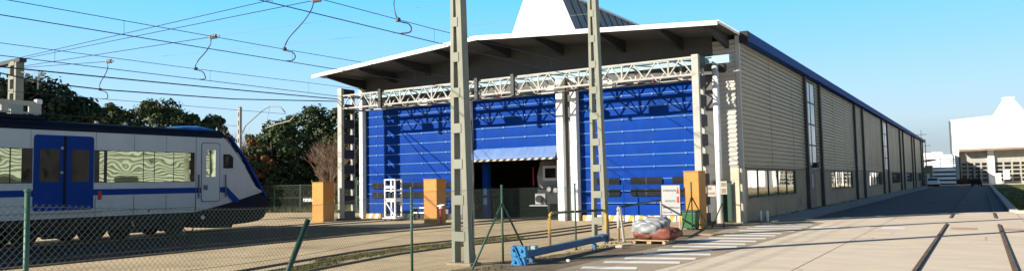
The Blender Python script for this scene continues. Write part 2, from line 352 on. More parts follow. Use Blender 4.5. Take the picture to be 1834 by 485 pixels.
# ------------------------------------------------------------------ main hall
W0, W1, LEN = -22.1, 0.0, 121.0
XR, ZR, ZE = -11.7, 8.95, 8.12
hall = thing('maintenance_hall', 'long ribbed grey train hall with three blue roll-up doors under a white canopy', 'building', (-11.0, 0, 0))
def zroof(x): return ZR-(ZR-ZE)*abs(x-XR)/(XR-W0 if x < XR else W1-XR)
def corr(bm, axis, p0, p1, fixed, z0, z1, out, pitch=0.2, depth=0.035):
    """horizontally ribbed sheet from p0 to p1 along one axis"""
    n = int(round((z1-z0)/pitch)); prof = []
    for i in range(n):
        z = z0+i*(z1-z0)/n; p = (z1-z0)/n
        prof += [(z, 0), (z+p*0.30, 0), (z+p*0.50, depth), (z+p*0.85, depth)]
    prof.append((z1, 0))
    vs = []
    for z, d in prof:
        f = fixed+out*d
        vs.append([bm.verts.new((f, q, z) if axis == 'y' else (q, f, z)) for q in (p0, p1)])
    for a, b in zip(vs, vs[1:]):
        bm.faces.new((a[0], a[1], b[1], b[0]))
    bmesh.ops.recalc_face_normals(bm, faces=bm.faces)
    return bm
# outer shell
bm = nb(); box(bm, (W0, 0.0, 6.42), (-1.12, 0.25, 7.4)); prism(bm, [(W0, 0, 7.4), (-1.12, 0, 7.4), (-1.12, 0, zroof(-1.12)-0.02), (XR, 0, ZR-0.02), (W0, 0, ZE-0.02)], (0, 0.25, 0))
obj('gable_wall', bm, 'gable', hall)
bm = nb()
for y0, y1 in [(0.12, LEN)]:
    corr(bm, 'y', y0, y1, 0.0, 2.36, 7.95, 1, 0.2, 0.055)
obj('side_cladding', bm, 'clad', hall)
for yy in (5.2, 10.2, 23.6, 28.7, 44.0, 49.0, 64.0, 69.0):
    bm = nb(); box(bm, (0.056, yy, 2.4), (0.066, yy+0.05, 7.75)); obj('sheet_joint', bm, 'base', hall)
bm = nb(); box(bm, (0.0, 0.4, 2.30), (0.075, 120.5, 2.357)); obj('drip_flashing', bm, 'pilaster', hall)
# side base wall with window openings
wins = [(0.75, 10.75), (22.2, 32.2), (42.6, 53.0), (62.8, 73.3), (82.8, 92.6), (102.5, 112.3)]
bm = nb(); y = 0.35
for a, b in wins:
    box(bm, (-0.25, y, 0), (0.0, a, 2.35)); box(bm, (-0.25, a, 0), (0.0, b, 0.99)); box(bm, (-0.25, a, 2.27), (0.0, b, 2.35)); y = b
box(bm, (-0.25, y, 0), (0.0, LEN, 2.35))
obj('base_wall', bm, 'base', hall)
for a, b in wins:
    bm = nb(); f = 0.05
    for z in (0.99, 2.22): box(bm, (-0.12, a, z), (-0.04, b, z+f))
    nn = 5
    for k in range(nn+1):
        yy = a+(b-a-f)*k/nn; box(bm, (-0.115, yy, 1.04), (-0.045, yy+f, 2.22))
    wf = obj('window', bm, 'rafter', hall)
    bm = nb(); box(bm, (-0.10, a, 1.0), (-0.08, b, 2.26)); obj('pane', bm, 'hallglass', wf)
    bm = nb(); box(bm, (-0.03, a-0.05, 0.93), (0.09, b+0.05, 0.985)); obj('sill', bm, 'base', wf)
# pilasters in pairs
for k, (a, b) in enumerate([(13.7, 18.3), (33.8, 38.6), (53.7, 58.5), (73.6, 78.3), (93.2, 98.0), (113, 117.6)]):
    for yy in (a, b):
        bm = nb(); box(bm, (0.002, yy-0.17, 0), (0.20, yy+0.17, 7.9)); obj('pilaster', bm, 'pilaster', hall)
    if k in (0, 2):
        bm = nb(); box(bm, (0.005, a+0.3, 2.5), (0.07, b-1.6 if k == 0 else b-0.3, 7.6)); st = obj('glazed_strip', bm, 'opal', hall)
        bm = nb(); ye = b-1.6 if k == 0 else b-0.3
        for z in (2.5, 3.75, 5.0, 6.3, 7.55): box(bm, (0.072, a+0.3, z), (0.10, ye, z+0.09))
        for yy in (a+0.3, (a+ye)/2, ye-0.08): box(bm, (0.071, yy, 2.55), (0.098, yy+0.09, 7.6))
        obj('frame', bm, 'pilaster', st)
bm = nb(); box(bm, (0.003, 14.6, 0.03), (0.06, 16.2, 2.3)); sd = obj('side_door', bm, 'gable', hall)
bm = nb(); box(bm, (0.062, 14.9, 1.25), (0.075, 15.3, 2.05)); obj('notice', bm, 'paper', sd)
bm = nb(); box(bm, (0.002, 15.2, 2.45), (0.35, 15.8, 2.75)); obj('wall_lamp', bm, 'black', hall)
# roof, fascia, gutter
bm = nb()
prism(bm, [(W0-0.1, 0.0, ZE), (XR, 0.0, ZR), (W1+0.05, 0.0, ZE), (W1+0.05, 0.0, ZE+0.06), (XR, 0.0, ZR+0.06), (W0-0.1, 0.0, ZE+0.06)], (0, LEN, 0))
obj('roof', bm, 'roof', hall)
bm = nb(); box(bm, (0.06, 0.35, 7.78), (0.42, LEN, 8.2)); g_ = obj('gutter_fascia', bm, 'fascia', hall)
bm = nb(); box(bm, (0.05, 0.0, 7.72), (0.43, 0.345, 8.2)); obj('end_cap', bm, 'black', g_)
# remaining walls close the hall
bm = nb(); box(bm, (W0, 0.0, 0), (W0+0.2, LEN, ZE-0.01)); obj('far_side_wall', bm, 'clad', hall)
bm = nb(); box(bm, (W0+0.2, LEN-0.2, 0), (-0.26, LEN-0.02, ZE-0.02)); obj('rear_wall', bm, 'clad', hall)
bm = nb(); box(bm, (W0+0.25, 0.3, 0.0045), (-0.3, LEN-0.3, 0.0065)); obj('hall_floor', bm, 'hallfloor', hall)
# front right flank
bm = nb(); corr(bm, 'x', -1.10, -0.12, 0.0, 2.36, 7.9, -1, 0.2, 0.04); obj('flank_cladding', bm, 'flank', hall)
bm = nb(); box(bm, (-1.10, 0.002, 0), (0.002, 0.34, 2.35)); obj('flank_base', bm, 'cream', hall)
bm = nb(); box(bm, (-0.11, -0.06, 2.36), (0.055, 0.11, 8.05)); obj('corner_trim', bm, 'flank', hall)
bm = nb(); tube(bm, [(-0.03, -0.16, 0.0), (-0.03, -0.16, 2.3)], 0.075, 10); obj('downpipe', bm, 'cream', hall)
# canopy
bm = nb()
cl, cr, yf = -22.9, 0.06, -3.1
prism(bm, [(cl, yf, 8.06), (XR, yf, 8.88), (cr, yf, 8.06), (cr, yf, 8.12), (XR, yf, 8.94), (cl, yf, 8.12)], (0, 3.095, 0))
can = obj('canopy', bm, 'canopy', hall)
bm = nb(); prism(bm, [(cl-0.02, yf-0.09, 7.95), (XR, yf-0.09, 8.75), (cr+0.02, yf-0.09, 7.95), (cr+0.02, yf-0.09, 8.13), (XR, yf-0.09, 8.96), (cl-0.02, yf-0.09, 8.13)], (0, 0.085, 0))
obj('edge_trim', bm, 'white', can)
bm = nb()
for i in range(26):
    y0 = yf+0.02+i*0.118; box(bm, (cr-0.0, y0, 8.125), (cr+0.055, y0+0.06, 8.165))
box(bm, (cr+0.002, yf, 8.04), (cr+0.05, -0.01, 8.12)); obj('side_trim', bm, 'white', can)
for x in (-21.9, -19.5, -17.0, -14.4, -11.7, -8.6, -5.3, -2.5, -0.45):
    z = zroof(x)-0.075 if x > W0 else 8.05
    bm = nb(); prism(bm, [(x-0.08, -0.02, z), (x-0.08, yf+0.05, z), (x-0.08, yf+0.05, z-0.15), (x-0.08, -0.02, z-0.55)], (0.16, 0, 0))
    obj('canopy_rafter', bm, 'rafter', can)
# end pilaster left, piers
def whitepost(x0, x1, y0=-0.35, z1=6.95, m_='white'):
    bm = bbox((x0, y0, 0), (x1, -0.003, z1), 0.01); return obj('door_pier', bm, m_, hall)
whitepost(-22.1, -21.84, -0.3, 7.95)
whitepost(-15.0, -14.72); whitepost(-14.66, -14.1, -0.25, 6.9)
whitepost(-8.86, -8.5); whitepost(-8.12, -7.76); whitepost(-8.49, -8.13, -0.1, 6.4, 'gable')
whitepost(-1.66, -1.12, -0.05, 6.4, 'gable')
# doors
def rollup(x0, x1, zb, windows, flap=False):
    bm = nb(); seg = 0.55; zs = []
    n = int(round((6.4-zb)/seg)); 
    rows = []
    for i in range(n+1):
        z = zb+(6.4-zb)*i/n
        for k in range(5 if i < n else 1):
            t = k/5; zz = z+(6.4-zb)/n*t
            y = 0.03-0.012*math.sin(math.pi*t)
            if flap and i == 0: y = -0.42*(1-t)**1.2-0.02
            rows.append((y, zz))
    vs = [[bm.verts.new((x, y, z)) for x in (x0, x1)] for y, z in rows]
    for a, b in zip(vs, vs[1:]): bm.faces.new((a[0], a[1], b[1], b[0]))
    for i in range(1, n+1):
        z = zb+(6.4-zb)*i/n
        tube(bm, [(x0+0.02, 0.012, z), (x1-0.02, 0.012, z)], 0.028, 6, 1)
        for k in range(4):
            xx = x0+(x1-x0)*(0.12+0.25*k); box(bm, (xx-0.045, -0.035, z-0.038), (xx+0.045, 0.01, z+0.038), 1)
    bmesh.ops.recalc_face_normals(bm, faces=bm.faces)
    d = obj('rollup_door', bm, ['doorblue', 'doorrib'], hall)
    for a, b in windows:
        for zc in (1.32, 1.85):
            bm = nb(); prism(bm, [(px, -0.045, pz) for px, pz in rrect((a+b)/2, zc, b-a, 0.33, 0.08)], (0, 0.03, 0))
            wo = obj('door_window', bm, 'doorglass', d)
            bm = nb(); xm = (a+b)/2
            box(bm, (xm-0.05, -0.052, zc-0.165), (xm+0.05, -0.047, zc+0.165)); obj('mullion', bm, 'doorblue' if zc > 9 else 'black', wo)
    return d
d1 = rollup(-21.8, -15.02, 0.28, [(-21.35, -20.5), (-19.1, -17.45), (-16.5, -15.4)])
d2 = rollup(-14.08, -8.88, 3.1, [], True)
bm = nb(); fl = [(-0.452, 3.1), (-0.40, 3.22), (-0.30, 3.36), (-0.18, 3.5), (-0.05, 3.64)]
vs = [[bm.verts.new((x, y-0.012, z)) for x in (-14.06, -8.9)] for y, z in fl]
for a, b in zip(vs, vs[1:]): bm.faces.new((a[0], a[1], b[1], b[0]))
obj('bottom_flap', bm, 'doorflap', d2)
d3 = rollup(-7.74, -1.68, 0.28, [(-6.9, -5.7), (-5.17, -3.61), (-3.14, -2.0)])
def seal(x0, x1, z0, z1, y0, y1, d, stripe='yellow', sec='white', w_=0.24):
    bm = nb(); n = int((x1-x0)/w_); dx = (x1-x0)/n
    for i in range(n):
        a = x0+i*dx; s = dx*0.5
        vs = [(a, y0, z0), (a+dx, y0, z0), (a+dx, y0, z1), (a, y0, z1)]
        vs = [(min(max(p[0]+(s if p[2] == z1 else 0), x0), x1), p[1], p[2]) for p in vs]
        prism(bm, vs, (0, y1-y0, 0), i % 2)
    obj('bottom_seal', bm, [stripe, sec], d)
seal(-21.8, -15.02, 0.012, 0.27, -0.16, 0.06, d1); seal(-7.74, -1.68, 0.012, 0.27, -0.16, 0.06, d3)
seal(-14.08, -8.88, 3.0, 3.09, -0.47, -0.38, d2, 'black', 'cream', 0.2)
# skylight monitor and vents on the roof
bm = nb(); zt = 12.02; zb = 8.7
fr = [(-13.75, 2.5, zb), (-8.65, 2.5, zb), (-10.05, 2.5, zt), (-12.3, 2.5, zt)]
prism(bm, fr, (0, 26, 0)); 
for f in bm.faces:
    f.material_index = 0 if f.normal.y < -0.9 else 1
mo = obj('roof_monitor', bm, ['hangar', 'roof'], hall)
bm = nb()
for i in range(1, 26):
    y = 2.5+i; bar(bm, (-8.62, y, zb), (-10.03, y, zt), 0.05, 0.05)
obj('seam', bm, 'gable', mo)
bm = nb(); prism(bm, [(-12.45, 2.42, zt-0.02), (-9.92, 2.42, zt-0.02), (-9.92, 2.42, zt+0.1), (-12.45, 2.42, zt+0.1)], (0, 26.2, 0)); obj('cap', bm, 'white', mo)
bm = nb(); tube(bm, [(-5.9, 4.0, 8.4), (-5.9, 4.0, 9.55)], 0.16, 12); v_ = obj('vent_pipe', bm, 'white', hall, True)
bm = nb(); tube(bm, [(-5.9, 4.0, 9.72), (-5.9, 4.0, 9.78)], 0.28, 12); tube(bm, [(-5.9, 4.0, 9.55), (-5.9, 4.0, 9.72)], 0.1, 8); obj('cowl', bm, 'rafter', v_)
bm = bbox((-5.6, 3.6, 8.4), (-4.3, 4.6, 9.55), 0.03); obj('roof_box', bm, 'white', hall)
# green gate leaf by the corner and wall light
bm = bbox((-0.98, -0.16, 0.05), (-0.5, -0.1, 1.7), 0.01); gg = thing('green_gate_leaf', 'narrow dark green gate leaf standing at the sunlit hall corner', 'gate', (-0.75, -0.13, 0))
obj('leaf', bm, 'darkgreen', gg)
bm = nb(); tube(bm, [(-1.0, -0.13, 0), (-1.0, -0.13, 1.78)], 0.03, 8); tube(bm, [(-0.48, -0.13, 0), (-0.48, -0.13, 1.78)], 0.03, 8); obj('frame', bm, 'darkgreen', gg)
bm = nb(); tube(bm, [(-0.46, -0.15, 0.85), (-0.33, -0.3, 0.85)], 0.02, 6); obj('handle', bm, 'black', gg)

# train standing in the dark hall
tr2 = thing('train_cab', 'white railcar cab with a square window inside the open middle door', 'train', (-10.2, 6, 0))
bm = nb(); prism(bm, [(-11.9, 3.0, 1.55), (-11.75, 2.6, 2.2), (-11.75, 3.0, 3.0), (-11.5, 3.6, 3.5), (-11.5, 18, 3.5), (-11.9, 18, 1.2)], (2.6, 0, 0)); obj('body', bm, 'traingrey', tr2)
bm = nb(); box(bm, (-11.3, 2.45, 1.95), (-10.3, 2.6, 2.75)); wn = obj('window_frame', bm, 'white', tr2)
bm = nb(); box(bm, (-11.15, 2.43, 2.1), (-10.5, 2.449, 2.62)); obj('pane', bm, 'darkglass', wn)
bm = nb(); box(bm, (-11.5, 2.2, 0.75), (-10.1, 2.95, 1.5)); obj('buffer_beam', bm, 'under', tr2)
bm = nb(); box(bm, (-11.62, 2.14, 0.72), (-11.0, 2.17, 1.28)); box(bm, (-11.9, 2.0, 0.62), (-10.8, 2.19, 0.68)); obj('buffer_plate', bm, 'insul', tr2)
bm = nb(); tube(bm, [(-11.31, 2.13, 1.0), (-11.31, 1.95, 1.0)], 0.19, 14); obj('buffer', bm, 'black', tr2)
for x, z in ((-10.75, 1.5), (-10.35, 1.45)):
    bm = nb(); tube(bm, [(x, 2.1, z), (x, 2.2, z)], 0.13, 12); obj('headlamp', bm, 'insul', tr2)
bm = nb(); bar(bm, (-11.95, 2.55, 2.7), (-11.85, 2.4, 1.7), 0.08, 0.05); obj('marker_strip', bm, 'red', tr2)
for x in (-11.4, -9.8):
    for y in (3.6, 5.6):
        bm = nb(); tube(bm, [(x-0.06, y, 0.45), (x+0.06, y, 0.45)], 0.44, 16); obj('wheel', bm, 'under', tr2)
bp_ = thing('blue_column', 'dark blue steel column with pale blue patches inside the open door', 'column', (-13.85, 0.8, 0))
bm = bbox((-14.0, 0.6, 0), (-13.65, 0.95, 6.2), 0.02); obj('shaft', bm, 'trainblue', bp_)
for z in (0.75, 1.25):
    bm = bbox((-13.9, 0.56, z), (-13.7, 0.595, z+0.36), 0.005); obj('patch', bm, 'paleblue', bp_)

# ------------------------------------------------------------------ portal truss, hoist beam
po = thing('catenary_portal', 'long cream lattice truss on two lattice columns before the hall doors', 'gantry', (-11, -1.9, 0))
YF, YB, YR, ZB, ZT = -2.5, -0.95, -1.5, 6.17, 6.88
for nm, x0, x1, ztop in (('column', -21.5, -21.2, 7.3), ('column', -1.22, -0.94, 6.98)):
    bm = nb()
    box(bm, (x0, YF-0.1, 0), (x1, YF+0.1, ztop)); box(bm, (x0, YR-0.1, 0), (x0+0.14, YR+0.1, ztop)); bar(bm, ((x0+x1)/2, YR+0.1, 6.95), ((x0+x1)/2, YB+0.05, 6.95), 0.1, 0.1)
    c = obj(nm, bm, 'truss', po)
    n = 9
    for i in range(n):
        z = 0.25+i*(ztop-0.5)/(n-1)
        bm = nb()
        for x in (x0+0.02, x1-0.02): box(bm, (x-0.018, YF+0.102, z-0.24), (x+0.018, YR-0.102, z+0.24))
        obj('batten', bm, 'rafter', c)  # darker than the legs: shade on the column sides is put into the colour
    bm = nb(); box(bm, (x0-0.12, YF-0.25, 0), (x1+0.12, YR+0.25, 0.12)); obj('base_plate', bm, 'rafter', c)
bm = nb()
for y in (YF, YB):
    for z in (ZB, ZT): bar(bm, (-21.2, y, z), (-1.2, y, z), 0.08, 0.08)
obj('chord', bm, 'truss', po)
np_ = 19; dx = 20.0/np_
for i in range(np_):
    a = -21.2+i*dx; 
    for y in (YF, YB):
        bm = nb(); bar(bm, (a, y, ZB), (a+dx/2, y, ZT), 0.055, 0.055); bar(bm, (a+dx/2, y, ZT), (a+dx, y, ZB), 0.055, 0.055)
        obj('diagonal', bm, 'truss', po)
for i in range(0, np_+1, 2):
    a = -21.2+i*dx; bm = nb()
    for z in (ZB, ZT): bar(bm, (a, YF, z), (a, YB, z), 0.05)
    bar(bm, (a, YF, ZB), (min(a+dx, -1.2), YB, ZB), 0.045); bar(bm, (a, YF, ZT), (min(a+dx, -1.2), YB, ZT), 0.045)
    for y in (YF, YB): bar(bm, (a, y, ZB), (a, y, ZT), 0.07, 0.05)
    obj('cross_brace', bm, 'truss', po)
for x in (-18.3, -12.0, -9.9):
    bm = nb(); box(bm, (x-0.09, YF-0.2, ZB-0.2), (x+0.09, YF-0.06, ZT+0.12)); obj('bracket_plate', bm, 'rafter', po)
for x, w_ in ((-18.8, 0.6), (-13.2, 0.8), (-8.2, 0.7), (-5.3, 0.75), (-15.6, 0.5)):
    bm = bbox((x-w_/2, YF+0.2, ZB-0.2), (x+w_/2, YF+0.55, ZB+0.14), 0.02); obj('lamp_box', bm, 'white', po)
for x in (-16.5, -10.8, -7.0, -2.9):
    bm = nb(); tube(bm, [(x, YF-0.02, ZB-0.02), (x, YF-0.02, ZB-0.22)], 0.04, 8)
    for k in range(3): tube(bm, [(x, YF-0.02, ZB-0.08-k*0.05), (x, YF-0.02, ZB-0.10-k*0.05)], 0.08, 8)
    obj('insulator', bm, 'terracotta', po)
bm = nb()
pts = [(-21.0+i*0.5, YF+0.3, ZB-0.12-0.10*abs(math.sin(i*0.55))) for i in range(40)]
tube(bm, pts, 0.03, 5); obj('cable', bm, 'wire', po)
hb = thing('hoist_gantry', 'pale blue hoist beam on white posts above the right hand doors', 'gantry', (-6, -0.8, 0))
bm = nb()
for z in (6.76, 7.0): box(bm, (-21.0, -1.32, z), (0.0, -1.12, z+0.03))
box(bm, (-21.0, -1.235, 6.79), (-0.0, -1.205, 7.0)); box(bm, (-0.75, -1.34, 6.7), (-0.02, -1.1, 7.04)); obj('beam', bm, 'paleblue', hb)
for x in (-20.5, -14.4, -8.3, -0.95):
    bm = nb(); bar(bm, (x, -1.12, 6.9), (x, -0.02, 6.9), 0.1, 0.12); obj('bracket', bm, 'paleblue', hb)
bm = nb(); tube(bm, [(-0.93, -0.3, 0), (-0.93, -0.3, 6.8)], 0.14, 14); obj('post', bm, 'white', hb, True)
bm = bbox((-0.5, -1.36, 6.32), (-0.2, -1.05, 6.68), 0.05, 2); obj('hoist_motor', bm, 'black', hb)

# ------------------------------------------------------------------ masts
def mast(label, x0, x1, y, h, taper, gap, first):
    b = thing('lattice_mast', label, 'mast', ((x0+x1)/2, y, 0), 'tall batten plate masts beside the road')
    dpt = 0.24
    def leg(xa, wa, da):
        bm = nb(); v = []
        for z, d in ((0, 0), (h, da)):
            for yy in (y-dpt/2, y+dpt/2):
                v += [bm.verts.new((xa+d, yy, z)), bm.verts.new((xa+d+wa, yy, z))]
        for f in ((0, 1, 5, 4), (3, 2, 6, 7), (1, 3, 7, 5), (2, 0, 4, 6), (4, 5, 7, 6), (1, 0, 2, 3)): bm.faces.new([v[k] for k in f])
        bmesh.ops.recalc_face_normals(bm, faces=bm.faces)
        return obj('leg', bm, 'mast', b)
    leg(x0, 0.09, taper*0.35); leg(x1-0.14, 0.14, -taper)
    z = first
    while z < h:
        t = z/h; xa = x0+taper*0.35*t+0.05; xb = x1-taper*t-0.10
        for sd_ in (-1, 1):
            bm = bbox((xa, y+sd_*(dpt/2+0.002), z-0.11), (xb, y+sd_*(dpt/2+0.014), z+0.11)); obj('batten', bm, 'mast', b)
        z += 0.83
    bm = bbox((x0-0.1, y-dpt/2-0.1, 0), (x1+0.1, y+dpt/2+0.1, 0.06), 0.01); obj('base_plate', bm, 'base', b)
    return b
mast('nearer thick lattice mast standing beside the green wire fence', -1.82, -1.32, -18.1, 11.0, 0.27, 0, 0.66)
mast('second lattice mast standing at the far end of the blue bar', -1.93, -1.42, -10.6, 11.0, 0.24, 0, 0.62)
bm = nb(); tube(bm, [(-1.15, -18.3, 3.3), (-1.1, -18.3, 2.0), (-1.2, -18.3, 0.6), (-1.0, -18.35, 0.05)], 0.018, 6)
tag(obj('mast_cable', bm, 'black', origin=(-1.1, -18.3, 0)), 'thin black cable hanging down the nearer lattice mast', 'cable')
mast_l = thing('lattice_mast', 'distant lattice mast with a crossarm behind the train roof at left', 'mast', (-34.9, -13, 0), 'tall batten plate masts beside the road')
bm = nb()
for x in (-35.25, -34.6): box(bm, (x-0.1, -13.2, 0), (x+0.1, -12.8, 8.8))
obj('leg', bm, 'mast', mast_l)
for i in range(12):
    bm = bbox((-35.15, -13.22, 0.4+i*0.75), (-34.7, -12.78, 0.62+i*0.75)); obj('batten', bm, 'mast', mast_l)
for a_, b_ in (((-38.5, -13.18, 8.8), (-34.2, -12.82, 9.0)), ((-38.2, -13.15, 6.3), (-35.3, -12.85, 6.45))):
    bm = nb(); box(bm, a_, b_); obj('crossarm', bm, 'rafter', mast_l)

# far pole with cantilever
pc = thing('catenary_pole', 'slim concrete catenary pole with bent arm among the trees', 'pole', (-39.9, 5, 0))
bm = nb()
for x in (-40.02, -39.82): box(bm, (x-0.035, 4.9, 0), (x+0.035, 5.1, 8.2))
for i in range(12): box(bm, (-40.0, 4.9, 0.3+i*0.68), (-39.84, 5.1, 0.62+i*0.68))
obj('shaft', bm, 'galv', pc)
bm = nb(); tube(bm, [(-39.8, 5, 5.9), (-39.2, 5, 6.7), (-37.2, 5, 7.75), (-36.4, 5, 8.0), (-35.2, 5, 7.85), (-34.7, 5, 7.4)], 0.045, 8); obj('cantilever_arm', bm, 'roof', pc, True)
bm = nb(); tube(bm, [(-36.9, 5, 6.35), (-35.6, 5, 6.6), (-34.2, 5, 6.75), (-33.4, 5, 7.3)], 0.04, 8); tube(bm, [(-36.4, 5, 8.0), (-36.7, 5, 7.0), (-36.9, 5, 6.35)], 0.02, 5); obj('steady_arm', bm, 'galv', pc, True)

# ------------------------------------------------------------------ overhead lines
def sagline(a, b, sag, n=14):
    a = Vector(a); b = Vector(b)
    return [a.lerp(b, i/n)-Vector((0, 0, sag*4*(i/n)*(1-i/n))) for i in range(n+1)]
for x, yend, lab in ((-5.7, -2.6, 'catenary line running to the right hand blue door'), (-12.0, -2.6, 'catenary line running to the half open middle door'), (-18.15, -2.6, 'catenary line above the train towards the left door')):
    t = thing('catenary_line', lab, 'overhead line', (x, -20, 0), 'catenary lines over the tracks')
    bm = nb(); tube(bm, [(x, -60, 6.3), (x, yend, 6.32)], 0.014, 5); obj('contact_wire', bm, 'wire', t)
    bm = nb(); tube(bm, [(x, -60, 6.8), (x, -24, 6.72), (x, -14, 6.73), (x, yend, 6.84)], 0.011, 5); obj('messenger_wire', bm, 'wire', t)
    for k in range(7):
        y = -45+k*6.3+random.uniform(-1, 1) if k else -50
        bm = nb(); tube(bm, [(x, y, 6.3), (x, y, 6.74)], 0.006, 4); obj('dropper', bm, 'wire', t)
for lab, pts in (('thick black feeder cable sagging above the train roof', [(-22.5, -60, 6.6)]+sagline((-22.5, -40, 6.5), (-21.5, -2.5, 6.72), 0.1)),
                 ('lower thick black feeder cable with a kink above the train', [(-22.5, -60, 6.7), (-22.5, -30, 6.6), (-22.5, -19.5, 6.45), (-22.5, -17.4, 6.16), (-22.5, -15, 6.12), (-22.5, -8.6, 6.28), (-21.5, -2.5, 6.6)])):
    bm = nb(); tube(bm, pts, 0.028, 6); tag(obj('feeder_cable', bm, 'wire', origin=(-22.5, -20, 6)), lab, 'cable')
for z, x1, lab in ((5.45, -22.4, 'low thin wire behind the train, just above its roof'), (5.0, -27, 'lowest thin wire crossing in front of the trees')):
    bm = nb(); tube(bm, [(x1-4, -60, z+0.6), (x1-4, -2, z+0.8)], 0.012, 5); tag(obj('thin_wire', bm, 'wire', origin=(x1, -30, z)), lab, 'wire')
ML = (-34.6, -13.0)
def insulator(bm, p, d, s=1.0):
    d = d.normalized(); p = Vector(p)
    for k in range(4):
        c = p+d*(k*0.11*s); tube(bm, [c, c+d*0.04*s], 0.13*s, 10)
    tube(bm, [p-d*0.15*s, p+d*0.6*s], 0.045*s, 6)
    return bm
spans = [('topmost span wire rising to the second lattice mast', (-34.6, -13.1, 9.02), (-8.0, -13.2, 8.5+0.6), (-1.75, -10.6, 10.3)),
         ('second span wire with its insulator above the middle catenary', (-34.6, -13.0, 8.96), (-11.4, -13.6, 8.55), (-1.75, -10.6, 9.3)),
         ('third span wire with its insulator above the train catenary', (-34.6, -12.9, 8.6), (-17.6, -13.4, 8.02), (-1.75, -10.6, 8.28)),
         ('lowest short span wire ending at an insulator near the far mast', (-34.6, -12.8, 8.55), (-26.0, -13.0, 7.95), (-1.75, -10.5, 7.3))]
for lab, a, b, c in spans:
    t = thing('span_wire', lab, 'wire', b, 'span wires between the lattice masts')
    bm = nb(); tube(bm, [a, b], 0.016, 5); obj('wire', bm, 'wire', t)
    bm = nb(); tube(bm, [Vector(b)+(Vector(c)-Vector(b)).normalized()*0.6, c], 0.005, 4); obj('stay', bm, 'galv', t)
    bm = insulator(nb(), b, Vector(c)-Vector(b), 0.75); obj('insulator', bm, 'insul', t)
def jumper(lab, top, mid, end):
    top = Vector(top); mid = Vector(mid); end = Vector(end)
    pts = [top, top.lerp(mid, .2)+Vector((.16, 0, 0)), top.lerp(mid, .45)+Vector((.1, 0, 0)), top.lerp(mid, .75)-Vector((.14, 0, 0)), mid,
           mid+Vector((.3, .1, -.14)), mid+Vector((.38, .15, -.28)), end+Vector((.25, .1, 0.02)), end]
    # smooth
    out = []
    for i in range(len(pts)-1):
        p0 = pts[max(i-1, 0)]; p1 = pts[i]; p2 = pts[i+1]; p3 = pts[min(i+2, len(pts)-1)]
        for k in range(5):
            u = k/5; out.append(0.5*((2*p1)+(p2-p0)*u+(2*p0-5*p1+4*p2-p3)*u*u+(3*p1-p0-3*p2+p3)*u**3))
    out.append(pts[-1])
    t = thing('jumper_cable', lab, 'cable', top, 'curly jumper cables hanging from the insulators')
    bm = nb(); tube(bm, out, 0.02, 6); obj('cable', bm, 'wire', t)
    bm = bbox(mid-Vector((.06, .06, .06)), mid+Vector((.06, .06, .06)), 0.02); obj('clamp', bm, 'wire', t)
jumper('curly jumper cable over the right hand track, cut by the picture top', (-6.0, -15.3, 8.9), (-5.75, -15.5, 6.74), (-5.7, -15.45, 6.33))
jumper('curly jumper cable hanging to the middle catenary line', (-11.4, -13.6, 8.5), (-12.0, -14.4, 6.74), (-12.05, -14.3, 6.33))
jumper('curly jumper cable hanging to the catenary line above the train', (-17.6, -13.4, 7.95), (-18.15, -13.7, 6.74), (-18.2, -13.5, 6.33))
jumper('curly jumper cable furthest left, hanging above the trees', (-26.0, -13.0, 7.9), (-26.4, -13.1, 6.65), (-26.4, -13.0, 6.2))
bm = insulator(nb(), (-32.4, -13, 7.95), Vector((1, 0, 0.05)), 0.8); tube(bm, [(-34.6, -13, 8.3), (-32.4, -13, 7.95)], 0.02, 5); tube(bm, [(-32.5, -13, 7.95), (-32.55, -13, 7.2)], 0.03, 5)
tag(obj('insulator_arm', bm, 'insul', origin=(-32.4, -13, 7.95)), 'small insulator on a short wire next to the distant mast', 'insulator')

# ------------------------------------------------------------------ the train at the left
XS = -18.2; XC = -19.6
train = thing('passenger_train', 'white and blue railcar with dark roof and sloped nose parked at left', 'train', (XC, -20, 0))
Y0 = -34.0
# side profile of the grey body (nose drawn in y,z), widths shrink towards the tip
def hw(y):     # half width
    if y < -13.6: return 1.4
    t = (y+13.6)/3.7; return 1.4-0.38*t*t
def loft(stations, m_list, parent, name, smooth=True):
    bm = nb(); rings = []
    for y, prof in stations: rings.append([bm.verts.new((XC+x, y, z)) for x, z in prof])
    n = len(rings[0])
    for a, b in zip(rings, rings[1:]):
        for k in range(n-1): bm.faces.new((a[k], a[k+1], b[k+1], b[k]))
    bm.faces.new(rings[0]); bm.faces.new(rings[-1][::-1])
    bmesh.ops.recalc_face_normals(bm, faces=bm.faces)
    return bm
NOSE = [(-12.35, 4.33), (-11.95, 3.98), (-11.1, 3.08), (-10.2, 1.88), (-9.88, 1.47), (-9.8, 1.14)]
def topz(y):
    if y <= NOSE[0][0]: return 4.30
    for (a, za), (b, zb_) in zip(NOSE, NOSE[1:]):
        if y <= b: return za+(zb_-za)*(y-a)/(b-a)
    return NOSE[-1][1]
def botz(y):   # lower border of the grey shell
    if y < -13.75: return 0.95
    if y < -11.75: return 0.92+(y+13.75)/2.0*0.38
    return 1.30+(y+11.75)/1.9*0.42
def profile(y, z0, z1, roofr=0.34, k=6):
    h_ = hw(y); z1 = max(z1, z0+0.02); p = [(h_-0.04, z0), (h_, z0+0.25*(z1-z0))]
    zr = max(z1-roofr, z0+0.5*(z1-z0)); rr = z1-zr
    p.append((h_, zr))
    for i in range(1, k+1):
        a = math.pi/2*i/k; p.append((h_-0.55+0.55*math.cos(a), zr+rr*math.sin(a)))
    return p+[(-x, z) for x, z in p[::-1]]
ys = [Y0, -28, -24, -20, -16, -13.62, -13.0, -12.6, -12.35, -12.15, -11.95, -11.6, -11.3, -11.1, -10.8, -10.5, -10.2, -10.0]
bm = loft([(y, profile(y, botz(y), max(topz(y), botz(y)+0.05))) for y in ys], None, train, 'body')
for f in bm.faces:
    c = f.calc_center_median(); n = f.normal
    if c.z > 4.0: f.material_index = 1
    elif n.y > 0.35 and c.y > -12.5: f.material_index = 1
